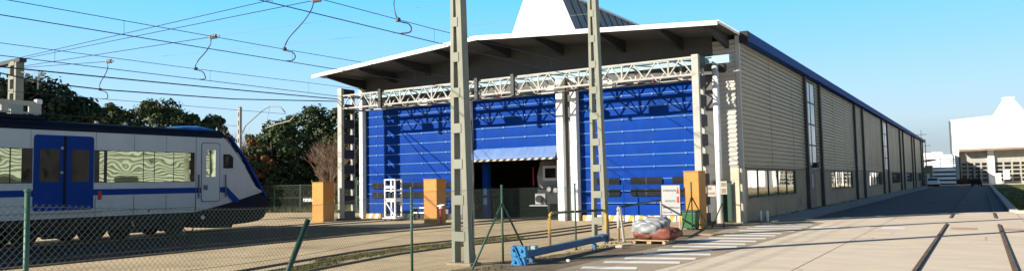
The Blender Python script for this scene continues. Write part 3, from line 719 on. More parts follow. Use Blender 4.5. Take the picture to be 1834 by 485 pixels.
body = obj('body_shell', bm, ['traingrey', 'trainnavy'], train)
for p in body.data.polygons: p.use_smooth = False
# navy roof shoulder along the side, with the bright blue front cap
bm = nb()
pr = [(1.402, 4.0), (1.405, 4.06), (1.36, 4.16), (1.2, 4.27), (0.9, 4.325), (0, 4.345), (-0.9, 4.325), (-1.2, 4.27), (-1.405, 4.06), (-1.402, 4.0)]
rg = [[bm.verts.new((XC+x, y, z)) for x, z in pr] for y in (Y0, -13.4)] + [[bm.verts.new((XC+x*0.985, -12.3, 4.0+(z-4.0)*1.02)) for x, z in pr]] + [[bm.verts.new((XC+x*0.95, -11.97, 3.97+(z-4.0)*0.1)) for x, z in pr]]
for a, b in zip(rg, rg[1:]):
    for k in range(len(pr)-1): bm.faces.new((a[k], a[k+1], b[k+1], b[k]))
bmesh.ops.recalc_face_normals(bm, faces=bm.faces)
obj('roof_shell', bm, 'trainnavy', train, True)
bm = nb(); pr2 = [(1.0, 4.3), (0.85, 4.42), (0.5, 4.5), (-0.5, 4.5), (-0.85, 4.42), (-1.0, 4.3)]
rg = [[bm.verts.new((XC+x*s, y, 4.26+(z-4.26)*q)) for x, z in pr2] for y, s, q in ((-14.6, .8, .2), (-13.8, 1, .8), (-13.0, 1, 1), (-12.5, .95, .75), (-12.15, .85, 0.1))]
for a, b in zip(rg, rg[1:]):
    for k in range(len(pr2)-1): bm.faces.new((a[k], a[k+1], b[k+1], b[k]))
bmesh.ops.recalc_face_normals(bm, faces=bm.faces)
obj('roof_cap', bm, 'trainbright', train, True)
side_seams = (-17.62, -16.2, -14.9, -19.78)
# windscreen edge
bm = nb()
for s in (1,):
    for (a, za), (b, zb_) in zip(NOSE[1:4], NOSE[2:5]):
        bar(bm, (XC+s*(hw(a)-0.05), a+0.02, za+0.02), (XC+s*(hw(b)-0.05), b+0.02, zb_+0.02), 0.16, 0.10)
obj('windscreen_edge', bm, 'trainblue', train)
# navy skirt and coupler fairing under the nose
bm = nb(); sk = []
for y, zt_, zb_ in ((-13.75, 0.9, 0.62), (-13.4, 0.98, 0.3), (-12.6, 1.12, 0.24), (-11.75, 1.27, 0.22), (-11.72, 1.28, 0.33), (-10.9, 1.46, 0.36), (-10.2, 1.58, 0.42), (-9.88, 1.46, 0.55), (-9.72, 1.25, 0.75)):
    h_ = hw(y)+0.012
    sk.append([bm.verts.new((XC+x, y, z)) for x, z in ((h_-0.12, zb_), (h_, (zt_+zb_)/2), (h_, zt_), (-h_, zt_), (-h_, (zt_+zb_)/2), (-h_+0.12, zb_))])
for a, b in zip(sk, sk[1:]):
    for k in range(6): bm.faces.new((a[k], a[(k+1) % 6], b[(k+1) % 6], b[k]))
bm.faces.new(sk[0]); bm.faces.new(sk[-1][::-1]); bmesh.ops.recalc_face_normals(bm, faces=bm.faces)
obj('nose_skirt', bm, 'trainnavy', train)
def side(name, y0, y1, z0, z1, m_, parent=train, x=0.004, r=0.0, th=0.012):
    bm = nb()
    if r: prism(bm, [(XS+x, py, pz) for py, pz in rrect((y0+y1)/2, (z0+z1)/2, y1-y0, z1-z0, r)], (-th, 0, 0))
    else: box(bm, (XS+x-th, y0, z0), (XS+x, y1, z1))
    return obj(name, bm, m_, parent)
side('blue_stripe', Y0, -13.62, 1.71, 1.93, 'trainblue', x=0.003)
bm = nb()
prism(bm, [(XS+0.006, -12.5, 1.93), (XS+0.006, -12.15, 1.93), (XS-0.03, -11.45, 1.32), (XS-0.03, -11.75, 1.27), (XS+0.006, -12.22, 1.71), (XS+0.006, -12.5, 1.71)], (-0.03, 0, 0)); obj('blue_stripe', bm, 'trainblue', train)
side('blue_stripe', -13.61, -13.39, 1.71, 1.93, 'trainblue', x=0.003)
side('panel_seam', -13.63, -13.605, 0.95, 4.0, 'trainseam', x=0.005)
for y in side_seams:
    side('panel_seam', y-0.006, y+0.006, 3.36, 3.98, 'trainseam', x=0.004); side('panel_seam', y-0.006, y+0.006, 0.98, 1.69, 'trainseam', x=0.004)
side('panel_seam', Y0, -13.64, 1.14, 1.155, 'trainseam', x=0.004)
# window bands and panes
def band(y0, y1, panes):
    b = side('window_band', y0, y1, 2.16, 3.33, 'darkglass', x=0.006)
    for a, c in panes: side('pane', a, c, 2.18, 3.31, 'trainglass', b, x=0.011, th=0.004)
band(-17.68, -13.68, [(-17.22, -15.86), (-15.83, -15.42), (-15.39, -14.62), (-14.59, -13.87)])
band(-23.6, -19.72, [(-21.5, -20.42), (-20.38, -20.06), (-23.4, -21.55)])
side('pane', -17.5, -17.34, 2.2, 3.29, 'trainglass', x=0.011)
# double doors
dr = side('passenger_door', -19.69, -17.70, 1.22, 3.80, 'trainblue', x=0.018, r=0.1, th=0.03)
for a, b in ((-19.5, -18.86), (-18.48, -17.86)):
    side('door_window', a, b, 2.2, 3.32, 'darkglass', dr, x=0.024, r=0.03)
side('door_gap', -18.74, -18.64, 1.24, 3.78, 'trainnavy', dr, x=0.022)
for z in (2.52, 3.36):
    bm = nb(); tube(bm, [(XS+0.018, -18.79, z), (XS+0.035, -18.79, z)], 0.05, 12); bt = obj('door_button', bm, 'galv', dr)
side('door_sill', -19.95, -17.4, 1.10, 1.15, 'galv', x=0.06, th=0.08)
side('red_marker', -17.54, -17.4, 1.55, 1.86, 'red', x=0.012)
# cab door, cab window, handrails
cdv = side('cab_door', -13.38, -12.5, 1.34, 3.76, 'trainseam', x=0.005, r=0.12)
side('door_leaf', -13.35, -12.53, 1.37, 3.73, 'traingrey', cdv, x=0.010, r=0.11)
side('door_window', -13.16, -12.72, 2.36, 3.46, 'trainglass', cdv, x=0.014, r=0.03, th=0.006)
side('door_handle', -13.28, -13.08, 1.82, 2.02, 'trainseam', cdv, x=0.014)
bm = nb(); prism(bm, [(XS+0.004, -12.3, 2.72), (XS+0.004, -11.86, 2.72), (XS+0.004, -11.86, 3.18), (XS+0.004, -12.02, 3.3), (XS+0.004, -12.3, 3.3)], (-0.12, 0, 0)); obj('cab_window', bm, 'darkglass', train)
for y in (-13.5, -12.24):
    bm = nb(); tube(bm, [(XS+0.03, y, 1.5), (XS+0.03, y, 2.45)], 0.03, 8); obj('handrail', bm, 'trainseam', train)
bm = nb(); tube(bm, [(XS+0.01, -13.3, 0.72), (XS+0.02, -13.3, 0.72)], 0.09, 12); obj('round_cap', bm, 'insul', train)
bm = nb(); tube(bm, [(XS+0.004, -15.6, 1.08), (XS+0.006, -15.6, 1.08)], 0.045, 10); obj('round_cap', bm, 'black', train)
# underframe and bogies
bm = nb()
box(bm, (XC-1.2, Y0, 0.72), (XC+1.2, -13.7, 0.95))
for y0, y1, zb_ in ((-33, -24, 0.35), (-23.4, -20.6, 0.32), (-17.4, -16.5, 0.42)):
    box(bm, (XC-1.32, y0, zb_), (XC+1.32, y1, 0.72))
obj('underframe', bm, 'under', train)
def bogie(yc):
    bm = nb()
    for s in (-1, 1):
        x = XC+s*1.05
        prism(bm, [(x-0.06, yc-1.75, 0.62), (x-0.06, yc-0.8, 0.66), (x-0.06, yc-0.5, 0.42), (x-0.06, yc+0.5, 0.42), (x-0.06, yc+0.8, 0.66), (x-0.06, yc+1.75, 0.62), (x-0.06, yc+1.75, 0.82), (x-0.06, yc-1.75, 0.82)], (0.12, 0, 0))
        for d in (-1.1, 1.1):
            box(bm, (x-0.02, yc+d-0.17, 0.3), (x+0.16, yc+d+0.17, 0.62))
            tube(bm, [(x+0.04, yc+d*0.6, 0.5), (x+0.04, yc+d*0.6, 0.85)], 0.11, 10)
        tube(bm, [(x+0.1, yc-0.4, 0.5), (x+0.1, yc+0.5, 0.86)], 0.035, 6)
        if s < 0: obj('bogie', bm, 'under', train); bm = nb()
    b = obj('bogie', bm, 'under', train)
    for d in (-1.1, 1.1):
        bm = nb()
        for s in (-1, 1):
            x = XC+s*0.84; tube(bm, [(x-0.065, yc+d, 0.47), (x+0.065, yc+d, 0.47)], 0.445, 24)
        tube(bm, [(XC-0.8, yc+d, 0.47), (XC+0.8, yc+d, 0.47)], 0.08, 8)
        obj('wheelset', bm, 'under', b)
bogie(-15.3); bogie(-18.6)
rq = random.Random(3)
for k in range(40):
    y = rq.uniform(-20.4, -13.9); z = rq.uniform(0.34, 0.8); l = rq.uniform(.15, .6); x = XC+rq.uniform(.75, 1.3)
    bm = bbox((x-0.08, y-l/2, z-rq.uniform(.05, .15)), (x+0.05, y+l/2, z+rq.uniform(.05, .15)), 0.01); obj('brake_part', bm, 'under', train)
bm = nb(); tube(bm, [(XC+1.3, -16.2, 0.72), (XC+1.3, -16.1, 0.45)], 0.03, 6); obj('air_pipe', bm, 'insul', train)
bm = nb(); tube(bm, [(XC+0.8, -13.9, 0.75), (XC+0.85, -13.85, 0.35), (XC+0.9, -13.65, 0.14), (XC+0.9, -13.4, 0.2), (XC+0.9, -13.3, 0.6)], 0.025, 6); obj('air_hose', bm, 'black', train)
# roof equipment
eq = obj('roof_equipment', bbox((XC-1.0, -26, 4.34), (XC+0.9, -19.1, 4.5), 0.02), 'trainnavy', train)
bm = nb()
for x in (XC+0.55, XC-0.75):
    box(bm, (x-0.04, -26, 4.84), (x+0.04, -19.1, 5.0)); box(bm, (x-0.04, -26, 4.56), (x+0.04, -19.1, 4.62))
    for y in (-26, -24.4, -22.6, -21.2, -20.35, -19.5): box(bm, (x-0.038, y, 4.62), (x+0.038, y+0.22 if y < -19.6 else y+0.4, 4.84))
    for y in (-25, -22, -20, -19.3): box(bm, (x-0.03, y, 4.50), (x+0.03, y+0.12, 4.56))
obj('pantograph_frame', bm, 'creamroof', train)
bm = bbox((XC+0.45, -19.3, 4.9), (XC+0.68, -19.1, 5.08), 0.04, 2); obj('roof_lamp', bm, 'white', train)
for y in (-17.3, -16.2, -15.0):
    bm = nb(); tube(bm, [(XC+0.8, y, 4.28), (XC+0.8, y, 4.42)], 0.07, 10); obj('roof_horn', bm, 'insul', train)

# ------------------------------------------------------------------ chain-link fence
fe = thing('chainlink_fence', 'green chain-link fence between the rail yard and the road', 'fence', (-0.8, -20, 0))
def fline(y):
    P = [(-33, 0.75), (-28.25, 0.38), (-24.3, -0.2), (-20.7, -0.95), (-17.58, -0.86), (-13.85, -0.9)]
    for (a, xa), (b, xb) in zip(P, P[1:]):
        if y <= b: return xa+(xb-xa)*(y-a)/(b-a)
    return P[-1][1]
def ftop(y): 
    s = 0.0
    if -28.25 < y < -20.7: s = 0.16*math.sin(math.pi*(y+28.25)/7.55)
    return 1.74-s
for y, hh in ((-31.4, 1.86), (-28.25, 1.86), (-20.7, 1.79), (-17.58, 1.79), (-13.85, 1.79)):
    bm = nb(); x = fline(y)+0.035; tube(bm, [(x, y, 0), (x, y, hh)], 0.026, 10); pt = obj('post', bm, 'fencegreen', fe, True)
    bm = nb(); tube(bm, [(x, y, hh), (x, y, hh+0.02), (x, y, hh+0.035)], [0.034, 0.034, 0.01], 10); obj('cap', bm, 'fencegreen', pt)
for p, q in (((-0.82, -17.6, 1.42), (-0.86, -16.35, 0.0)), ((-0.82, -17.56, 1.42), (-0.8, -18.85, 0.0))):
    bm = nb(); tube(bm, [p, q], 0.024, 8); obj('brace', bm, 'fencegreen', fe, True)
bm = nb(); pitch = 0.072; rw = 0.0019
y0, y1 = -32.0, -13.85
def pt(y, t):   # t 0..1 up the fence
    y = min(max(y, y0), y1); return Vector((fline(y), y, 0.05+(ftop(y)-0.05)*t))
n = int((y1-y0)/pitch)
for s in (1, -1):
    for i in range(-26, n+26):
        a = y0+i*pitch; H = 1.7
        ya, yb = (a, a+s*H*0.92)
        lo, hi = 0.0, 1.0
        if min(ya, yb) < y0:
            tt = (y0-ya)/(yb-ya)
            if s == 1: lo = max(0, tt)
            else: hi = min(1, tt)
        if max(ya, yb) > y1:
            tt = (y1-ya)/(yb-ya)
            if s == 1: hi = min(1, tt)
            else: lo = max(0, tt)
        if hi-lo < 0.02: continue
        tube(bm, [pt(ya+(yb-ya)*t, t)+Vector((s*0.002, 0, 0)) for t in (lo, lo+(hi-lo)*0.33, lo+(hi-lo)*0.66, hi)], rw, 3, 0, False)
obj('chain_link', bm, 'wiregrey', fe)
bm = nb()
for t in (0.0, 0.5, 0.985):
    tube(bm, [pt(y0+(y1-y0)*k/40, t) for k in range(41)], 0.003, 4)
obj('line_wire', bm, 'wiregrey', fe)
bm = nb(); tube(bm, [(-0.05, -24.85, 0.0), (-0.05, -24.13, 1.36)], 0.042, 10)
tag(obj('leaning_post', bm, 'darkgreen', smooth=True, origin=(-0.05, -24.85, 0)), 'dark green steel post leaning to the right by the sagging fence mesh', 'post')

# ------------------------------------------------------------------ blue lifting bar, barriers, pallet
lb = thing('lifting_bar', 'long blue steel bar with a bright end plate lying by the zebra crossing', 'steel bar', (-0.45, -15.2, 0))
bm = nb(); bar(bm, (-0.33, -17.5, 0.22), (-0.62, -12.6, 0.25), 0.14, 0.16); obj('bar', bm, 'midblue', lb)
bm = nb(); bar(bm, (-0.58, -13.0, 0.32), (-0.62, -12.5, 0.33), 0.22, 0.05); bar(bm, (-0.62, -12.5, 0.36), (-0.62, -12.5, 0.12), 0.2, 0.05); obj('end_plate', bm, 'midblue', lb)
bm = nb()
prism(bm, [(-0.52, -17.72, 0), (-0.14, -17.72, 0), (-0.17, -17.72, 0.17), (-0.12, -17.72, 0.20), (-0.14, -17.72, 0.44), (-0.5, -17.72, 0.44), (-0.53, -17.72, 0.22), (-0.48, -17.72, 0.18)], (0.0, 0.12, 0))
for x, z in ((-0.42, 0.08), (-0.24, 0.08), (-0.42, 0.34), (-0.24, 0.34)): tube(bm, [(x, -17.76, z), (x, -17.72, z)], 0.035, 8)
bar(bm, (-0.5, -17.735, 0.22), (-0.16, -17.735, 0.19), 0.02, 0.03); bar(bm, (-0.40, -17.745, 0.43), (-0.2, -17.745, 0.02), 0.05, 0.02)
obj('end_bracket', bm, 'ltblue', lb)
for y in (-17.05, -13.3):
    x = -0.35-0.06*(y+17.3); bm = bbox((x-0.06, y-0.05, 0), (x+0.06, y+0.05, 0.145), 0.01); obj('foot', bm, 'midblue', lb)
bm = bbox((-0.45, -17.05, 0.30), (-0.27, -16.9, 0.39), 0.01); obj('lug', bm, 'paleblue', lb)

def hoop(name, label, a, b, h, m1):
    t = thing(name, label, 'barrier', ((a[0]+b[0])/2, (a[1]+b[1])/2, 0), 'tube barriers beside the fence')
    a = Vector((*a, 0)); b = Vector((*b, 0)); d = (b-a).normalized(); r = 0.14
    for p, s, nm in ((a, 1, 'leg'), (b, -1, 'leg')):
        bm = nb(); pts = [p, p+Vector((0, 0, h-r))]+[p+d*s*(r-r*math.cos(q))+Vector((0, 0, h-r+r*math.sin(q))) for q in (0.4, 0.8, 1.2, 1.57)]
        tube(bm, pts[:2]+pts[2:], 0.042, 10); 
        for f in bm.faces: f.material_index = 1 if f.calc_center_median().z < 0 else 0
        lg = obj(nm, bm, [m1, 'black'], t, True)
        bm = nb(); tube(bm, [p+Vector((0, 0, 0.05)), p+Vector((0, 0, 0.42))], 0.045, 10); obj('sleeve', bm, 'rust', lg)
    bm = nb(); tube(bm, [a+d*r+Vector((0, 0, h)), b-d*r+Vector((0, 0, h))], 0.038, 10); obj('top_tube', bm, 'darkgreen', t, True)
    return t
hoop('tube_barrier', 'yellow and rust tube barrier between blue bar and second mast', (-1.75, -13.75), (-0.98, -11.65), 1.0, 'yellow')
hoop('tube_barrier', 'weathered tube barrier behind the wrapped pallet', (-0.95, -10.85), (-2.6, -2.9), 1.05, 'truss')
bm = nb(); bar(bm, (-0.72, -10.95, 0), (-0.9, -10.8, 1.05), 0.06)
tag(obj('prop_stake', bm, 'truss', origin=(-0.72, -10.95, 0)), 'short leaning stake propped against the weathered barrier', 'stake')

pa = thing('wooden_pallet', 'small wooden pallet carrying plastic wrapped sacks at road edge', 'pallet', (0.35, -11.3, 0))
bm = nb()
for i in range(5): box(bm, (-0.32, -11.62+i*0.19, 0.115), (0.95, -11.49+i*0.19, 0.14))
obj('deck', bm, 'wood', pa)
bm = nb()
for x in (-0.32, 0.24, 0.8):
    box(bm, (x, -11.6, 0.02), (x+0.15, -10.75, 0.112))
obj('runner', bm, 'wood', pa)
def blob(c, r, seed, sub=3, amp=0.12, fr=3.0, pts=None):
    bm = nb(); bmesh.ops.create_icosphere(bm, subdivisions=sub, radius=1.0)
    rnd = random.Random(seed); ph = [rnd.uniform(0, 6.28) for _ in range(9)]
    for v in bm.verts:
        p = v.co.copy()
        k = 1+amp*(math.sin(fr*p.x+ph[0])*math.sin(fr*p.y+ph[1])+0.6*math.sin(2.1*fr*p.z+ph[2])*math.sin(1.7*fr*p.x+ph[3])+0.35*math.sin(4.3*fr*p.y+ph[4]+2*p.z))
        q = Vector((math.copysign(abs(p.x)**0.7, p.x), math.copysign(abs(p.y)**0.7, p.y), math.copysign(abs(p.z)**0.75, p.z)))*k
        v.co = Vector((c[0]+q.x*r[0], c[1]+q.y*r[1], c[2]+q.z*r[2]))
    return bm
ld = thing('wrapped_sacks', 'heap of red brown sacks under crumpled clear film on the pallet', 'sacks', (0.4, -11.2, 0.14))
bm = blob((0.62, -11.1, 0.33), (0.6, 0.42, 0.21), 3, 4, 0.08); obj('sack', bm, 'terracotta', ld, True)
bm = blob((0.02, -11.2, 0.30), (0.40, 0.36, 0.17), 5, 4, 0.08); obj('sack', bm, 'terracotta', ld, True)
bm = blob((0.16, -11.2, 0.50), (0.50, 0.40, 0.27), 8, 4, 0.14, 3.5)
b2 = blob((0.40, -11.05, 0.63), (0.42, 0.36, 0.22), 11, 4, 0.14, 3.5)
me_ = D.meshes.new('tmp'); b2.to_mesh(me_); bm.from_mesh(me_); b2.free(); D.meshes.remove(me_)
bmesh.ops.create_grid(bm, x_segments=1, y_segments=1, size=0.16, matrix=Matrix.Translation((0.12, -11.1, 0.85)) @ Matrix.Rotation(0.25, 4, 'Y'))
obj('film', bm, 'plastic', ld, True)
for t_ in (pa, ld): t_.scale = (0.86, 0.86, 0.9)

# ------------------------------------------------------------------ corner furniture
def guard(label, x0, x1, y0, y1, h):
    t = thing('column_guard', label, 'guard box', ((x0+x1)/2, (y0+y1)/2, 0), 'orange guard boxes in front of the doors')
    obj('body', bbox((x0, y0, 0.03), (x1, y1, h-0.03), 0.015), 'orange', t)
    obj('top_cap', bbox((x0-0.02, y0-0.02, h-0.03), (x1+0.02, y1+0.02, h), 0.006), 'orange', t)
    for z in (0.3, h-0.35):
        for x in (x0+0.08, x1-0.08):
            bm = nb(); tube(bm, [(x, y0-0.012, z), (x, y0, z)], 0.025, 8); obj('bolt', bm, 'rust', t)
    bm = nb(); box(bm, (x0+0.02, y0-0.004, h*0.52), (x1-0.02, y0-0.0005, h*0.52+0.02)); obj('seam_strip', bm, 'rust', t)
    obj('foot_plate', bbox((x0-0.12, y0-0.14, 0.0), (x1+0.08, y1+0.08, 0.03), 0.004), 'yellow', t)
    return t
guard('orange guard box left of the left truss column', -21.15-0.75, -20.3-0.75, -4.1, -3.3, 2.12)
guard('orange guard box in front of the left blue door', -14.1, -13.3, -4.2, -3.5, 2.14)
guard('orange guard box beside the right truss column', -1.2, -0.6, -4.05, -3.2, 2.2)
bm = nb(); box(bm, (-22.75, -3.95, 1.08), (-21.95, -3.88, 1.24)); 
for k in range(3): bar(bm, (-22.7+k*0.26, -3.956, 1.09), (-22.6+k*0.26, -3.956, 1.23), 0.07, 0.01, 1)
tag(obj('barrier_arm', bm, ['white', 'rust'], origin=(-22.3, -3.9, 1.1)), 'short striped barrier arm sticking out of the leftmost orange box', 'barrier')
sg = thing('warning_board', 'white standing warning board with black Spanish text by the right door', 'sign', (-1.6, -4.2, 0))
B0, B1, BY = -2.05, -1.3, -4.25
obj('board', bbox((B0, BY, 0.5), (B1, BY+0.03, 1.66), 0.004), 'signwhite', sg)
for x in (B0+0.06, B1-0.08):
    bm = nb(); box(bm, (x, BY+0.032, 0), (x+0.04, BY+0.07, 0.9)); obj('support', bm, 'galv', sg)
def text(s, x, z, size, y, parent, m_='ink', align='LEFT'):
    c = D.curves.new('t', 'FONT'); c.body = s; c.size = size; c.extrude = 0.002; c.align_x = align; c.offset = 0.002
    o = D.objects.new('t', c); COL.objects.link(o)
    dg = bpy.context.evaluated_depsgraph_get(); me = D.meshes.new_from_object(o.evaluated_get(dg))
    D.objects.remove(o); D.curves.remove(c)
    bm = nb(); bm.from_mesh(me); D.meshes.remove(me)
    bmesh.ops.transform(bm, verts=bm.verts, matrix=Matrix.Translation((x, y, z)) @ Matrix.Rotation(math.pi/2, 4, 'X'))
    return obj('lettering', bm, m_, parent)
text('ATENCION', B0+0.06, 1.42, 0.105, BY-0.003, sg)
text('DE PILOTO', B0+0.14, 1.02, 0.085, BY-0.003, sg)
text('MANTENERSE', B0+0.04, 0.77, 0.075, BY-0.003, sg); text('ALEJADO', B0+0.5, 0.77, 0.055, BY-0.003, sg)
text('DE LA VIA', B0+0.04, 0.58, 0.085, BY-0.003, sg)
bm = nb(); prism(bm, [(B1-0.15, BY-0.004, 1.34), (B1-0.02, BY-0.004, 1.34), (B1-0.085, BY-0.004, 1.6)], (0, 0.003, 0)); box(bm, (B1-0.13, BY-0.005, 0.98), (B1-0.04, BY-0.001, 1.22)); obj('red_symbol', bm, 'red', sg)
# wheelie bin
wb = thing('wheelie_bin', 'green wheelie bin standing in front of the right orange box', 'bin', (-0.8, -5.0, 0))
bm = nb(); prism(bm, [(-0.92, -5.2, 0.06), (-0.42, -5.2, 0.06), (-0.36, -5.25, 0.66), (-0.9, -5.25, 0.66)], (0, 0.5, 0)); bmesh.ops.bevel(bm, geom=bm.edges[:], offset=0.03, segments=2, affect='EDGES', profile=0.5); obj('body', bm, 'bin', wb)
bm = bbox((-0.94, -5.3, 0.67), (-0.33, -4.68, 0.73), 0.02, 2); obj('lid', bm, 'darkgreen', wb)
for x in (-0.85, -0.5):
    bm = nb(); tube(bm, [(x-0.03, -4.72, 0.09), (x+0.03, -4.72, 0.09)], 0.09, 12); obj('wheel', bm, 'black', wb)
tp = thing('gate_post', 'dark green end post with two braces before the right orange box', 'post', (-0.38, -5.6, 0))
bm = nb(); tube(bm, [(-0.40, -5.55, 0), (-0.40, -5.55, 1.78)], 0.03, 8); obj('post', bm, 'darkgreen', tp)
for q in ((-0.55, -6.35, 0.0), (0.05, -5.0, 0.0)):
    bm = nb(); tube(bm, [(-0.40, -5.55, 1.25), q], 0.024, 8); obj('brace', bm, 'darkgreen', tp)
# notices on posts
nt_ = thing('notice_post', 'post with two pale paper notices beside the right truss column', 'notice', (0.0, -4.2, 0))
bm = nb(); tube(bm, [(0.17, -3.6, 0), (0.17, -3.6, 1.85)], 0.03, 8); obj('post', bm, 'darkgreen', nt_)
bm = nb(); bar(bm, (0.16, -3.65, 0.95), (-0.18, -4.0, 0.0), 0.035); obj('brace', bm, 'darkgreen', nt_)
obj('notice', bbox((-0.42, -3.72, 1.2), (-0.05, -3.69, 1.62), 0.004), 'paper', nt_)
obj('notice', bbox((0.12, -3.68, 1.28), (0.37, -3.645, 1.78), 0.004), 'paper', nt_)
bm = nb(); box(bm, (-0.38, -3.726, 1.28), (-0.1, -3.722, 1.36)); box(bm, (0.16, -3.686, 1.32), (0.33, -3.682, 1.5)); box(bm, (0.15, -3.686, 1.58), (0.34, -3.682, 1.72)); box(bm, (-0.36, -3.726, 1.45), (-0.22, -3.722, 1.57)); obj('print', bm, 'rust', nt_)
for x, y in ((0.5, 0.75), (0.75, 0.85)):
    bm = nb(); tube(bm, [(x, y, 0.03), (x, y, 0.46), (x, y, 0.48)], [0.05, 0.05, 0.03], 10)
    tag(obj('bollard', bm, 'white', smooth=True, origin=(x, y, 0)), 'short white bollard by the hall side wall, ' + ('the left of two' if x < 0.6 else 'the right of two'), 'bollard', 'short white bollards')
# blue rail panel before the right door
rp_ = thing('rail_panel', 'thin blue safety railing standing before the right blue door', 'railing', (-4.2, -0.6, 0))
bm = nb()
for x in (-5.28, -3.27): tube(bm, [(x, -0.6, 0), (x, -0.6, 1.72)], 0.03, 8)
obj('upright', bm, 'trainblue', rp_)
bm = nb(); tube(bm, [(-7.0, -0.6, 1.66), (-1.9, -0.6, 1.66)], 0.025, 8); tube(bm, [(-7.0, -0.6, 1.1), (-1.9, -0.6, 1.1)], 0.02, 8); obj('rail', bm, 'trainblue', rp_)
# trolley rack, extinguisher, small boxes at the left door
tk = thing('trolley_rack', 'tall white wheeled rack parked against the left blue door', 'trolley', (-17.75, -2.3, 0))
bm = nb(); xa, xb, ya, yb = -18.2, -17.5, -2.4, -1.9
for x in (xa, xb):
    for y in (ya, yb): bar(bm, (x, y, 0.12), (x, y, 2.2), 0.07)
for z in (0.2, 1.15, 1.6, 2.17):
    for y in (ya, yb): bar(bm, (xa, y, z), (xb, y, z), 0.07, 0.07)
    for x in (xa, xb): bar(bm, (x, ya, z), (x, yb, z), 0.06)
bar(bm, (xa, ya, 1.05), (xb, ya, 0.25), 0.08, 0.05); obj('frame', bm, 'white', tk)
for a_, b_ in (((xa, ya, 1.0), (xb, yb, 1.1)), ((xa-0.12, ya-0.12, 0.12), (xb+0.12, yb+0.1, 0.17)), ((xa, ya-0.02, 1.72), (xb, ya, 1.85))):
    bm = nb(); box(bm, a_, b_); obj('shelf', bm, 'white', tk)
for a_, b_ in (((xa+0.08, ya+0.1, 1.12), (xa+0.3, yb, 1.5)), ((xa+0.4, ya+0.05, 1.9), (xb-0.06, yb, 2.1)), ((xa+0.38, ya+0.1, 1.2), (xa+0.48, ya+0.2, 1.55))):
    obj('stored_gear', bbox(a_, b_, 0.02), 'black', tk)
for x in (xa, xb):
    for y in (ya, yb):
        bm = nb(); tube(bm, [(x-0.02, y, 0.06), (x+0.02, y, 0.06)], 0.06, 10); obj('wheel', bm, 'black', tk)
wk = thing('workbench', 'low dark bench with white slats right of the white rack', 'bench', (-16.8, -1.2, 0))
bm = nb(); box(bm, (-17.3, -1.4, 0.62), (-16.1, -0.9, 0.68)); box(bm, (-17.2, -1.42, 0.36), (-16.0, -0.92, 0.42)); obj('slat', bm, 'white', wk)
bm = nb()
for x in (-17.2, -16.2): box(bm, (x, -1.3, 0), (x+0.07, -1.0, 0.6))
obj('leg', bm, 'black', wk)
obj('drawer', bbox((-17.0, -1.38, 0.05), (-16.4, -0.95, 0.33), 0.01), 'black', wk)
wx = thing('white_crate', 'small flat white crate before the left blue door', 'crate', (-15.5, -1.1, 0.3))
bm = nb(); prism(bm, [(-15.75, -1.2, 0.33), (-15.2, -1.2, 0.33), (-15.17, -1.22, 0.56), (-15.78, -1.22, 0.56)], (0, 0.35, 0)); obj('tray', bm, 'white', wx)
bm = nb()
for x in (-15.7, -15.26): box(bm, (x, -1.15, 0), (x+0.05, -0.95, 0.33))
obj('leg', bm, 'black', wx)
ex = thing('hydrant_post', 'slim red and white hydrant post right of the middle orange box', 'hydrant', (-12.75, -4.6, 0))
bm = nb(); tube(bm, [(-12.75, -4.6, 0), (-12.75, -4.6, 0.08)], 0.14, 12); tube(bm, [(-12.75, -4.6, 0.08), (-12.75, -4.6, 0.75)], 0.065, 12); obj('stem', bm, 'red', ex, False)
bm = nb(); tube(bm, [(-12.75, -4.6, 0.75), (-12.75, -4.6, 0.88), (-12.75, -4.6, 0.95)], [0.09, 0.09, 0.03], 12); tube(bm, [(-12.95, -4.6, 0.86), (-12.5, -4.65, 0.92)], 0.035, 8); obj('head', bm, 'white', ex, False)
bm = blob((0.05, -13.0, 0.05), (0.12, 0.09, 0.05), 4, 2); tag(obj('stone', bm, 'kerb', origin=(0.05, -13, 0)), 'pale stone lying just right of the blue bar end', 'stone')
bm = blob((0.35, -16.6, 0.03), (0.06, 0.05, 0.035), 5, 2); tag(obj('stone', bm, 'paint', origin=(0.35, -16.6, 0)), 'small white stone on the worn asphalt in front of the blue bar', 'stone')
bm = blob((0.9, -7.9, 0.05), (0.3, 0.12, 0.05), 9, 2); tag(obj('old_tyre_scrap', bm, 'rust', origin=(0.9, -7.9, 0)), 'dark scrap lying on the ground right behind the sacks', 'scrap')

# ------------------------------------------------------------------ background fence and trees
bf = thing('boundary_fence', 'low dark wire fence in front of the trees behind the train', 'fence', (-36, 7, 0))
for i in range(16):
    x = -62+i*2.8; bm = nb(); tube(bm, [(x, 6.5+0.02*x, 0), (x, 6.5+0.02*x, 2.1)], 0.035, 6); obj('post', bm, 'fencegreen', bf)
bm = nb()
for z in (0.15, 1.1, 2.02): tube(bm, [(-62, 5.26, z), (-20, 6.1, z)], 0.012, 4)
obj('line_wire', bm, 'wiregrey', bf)
bm = nb()
for i in range(280):
    for s in (1, -1):
        x = -62+i*0.15; tube(bm, [(x, 5.26+0.02*(x+62), 0.15), (x+s*1.87, 5.26+0.02*(x+s*1.87+62), 2.02)], 0.004, 3, 0, False)
obj('mesh', bm, 'wiregrey', bf)

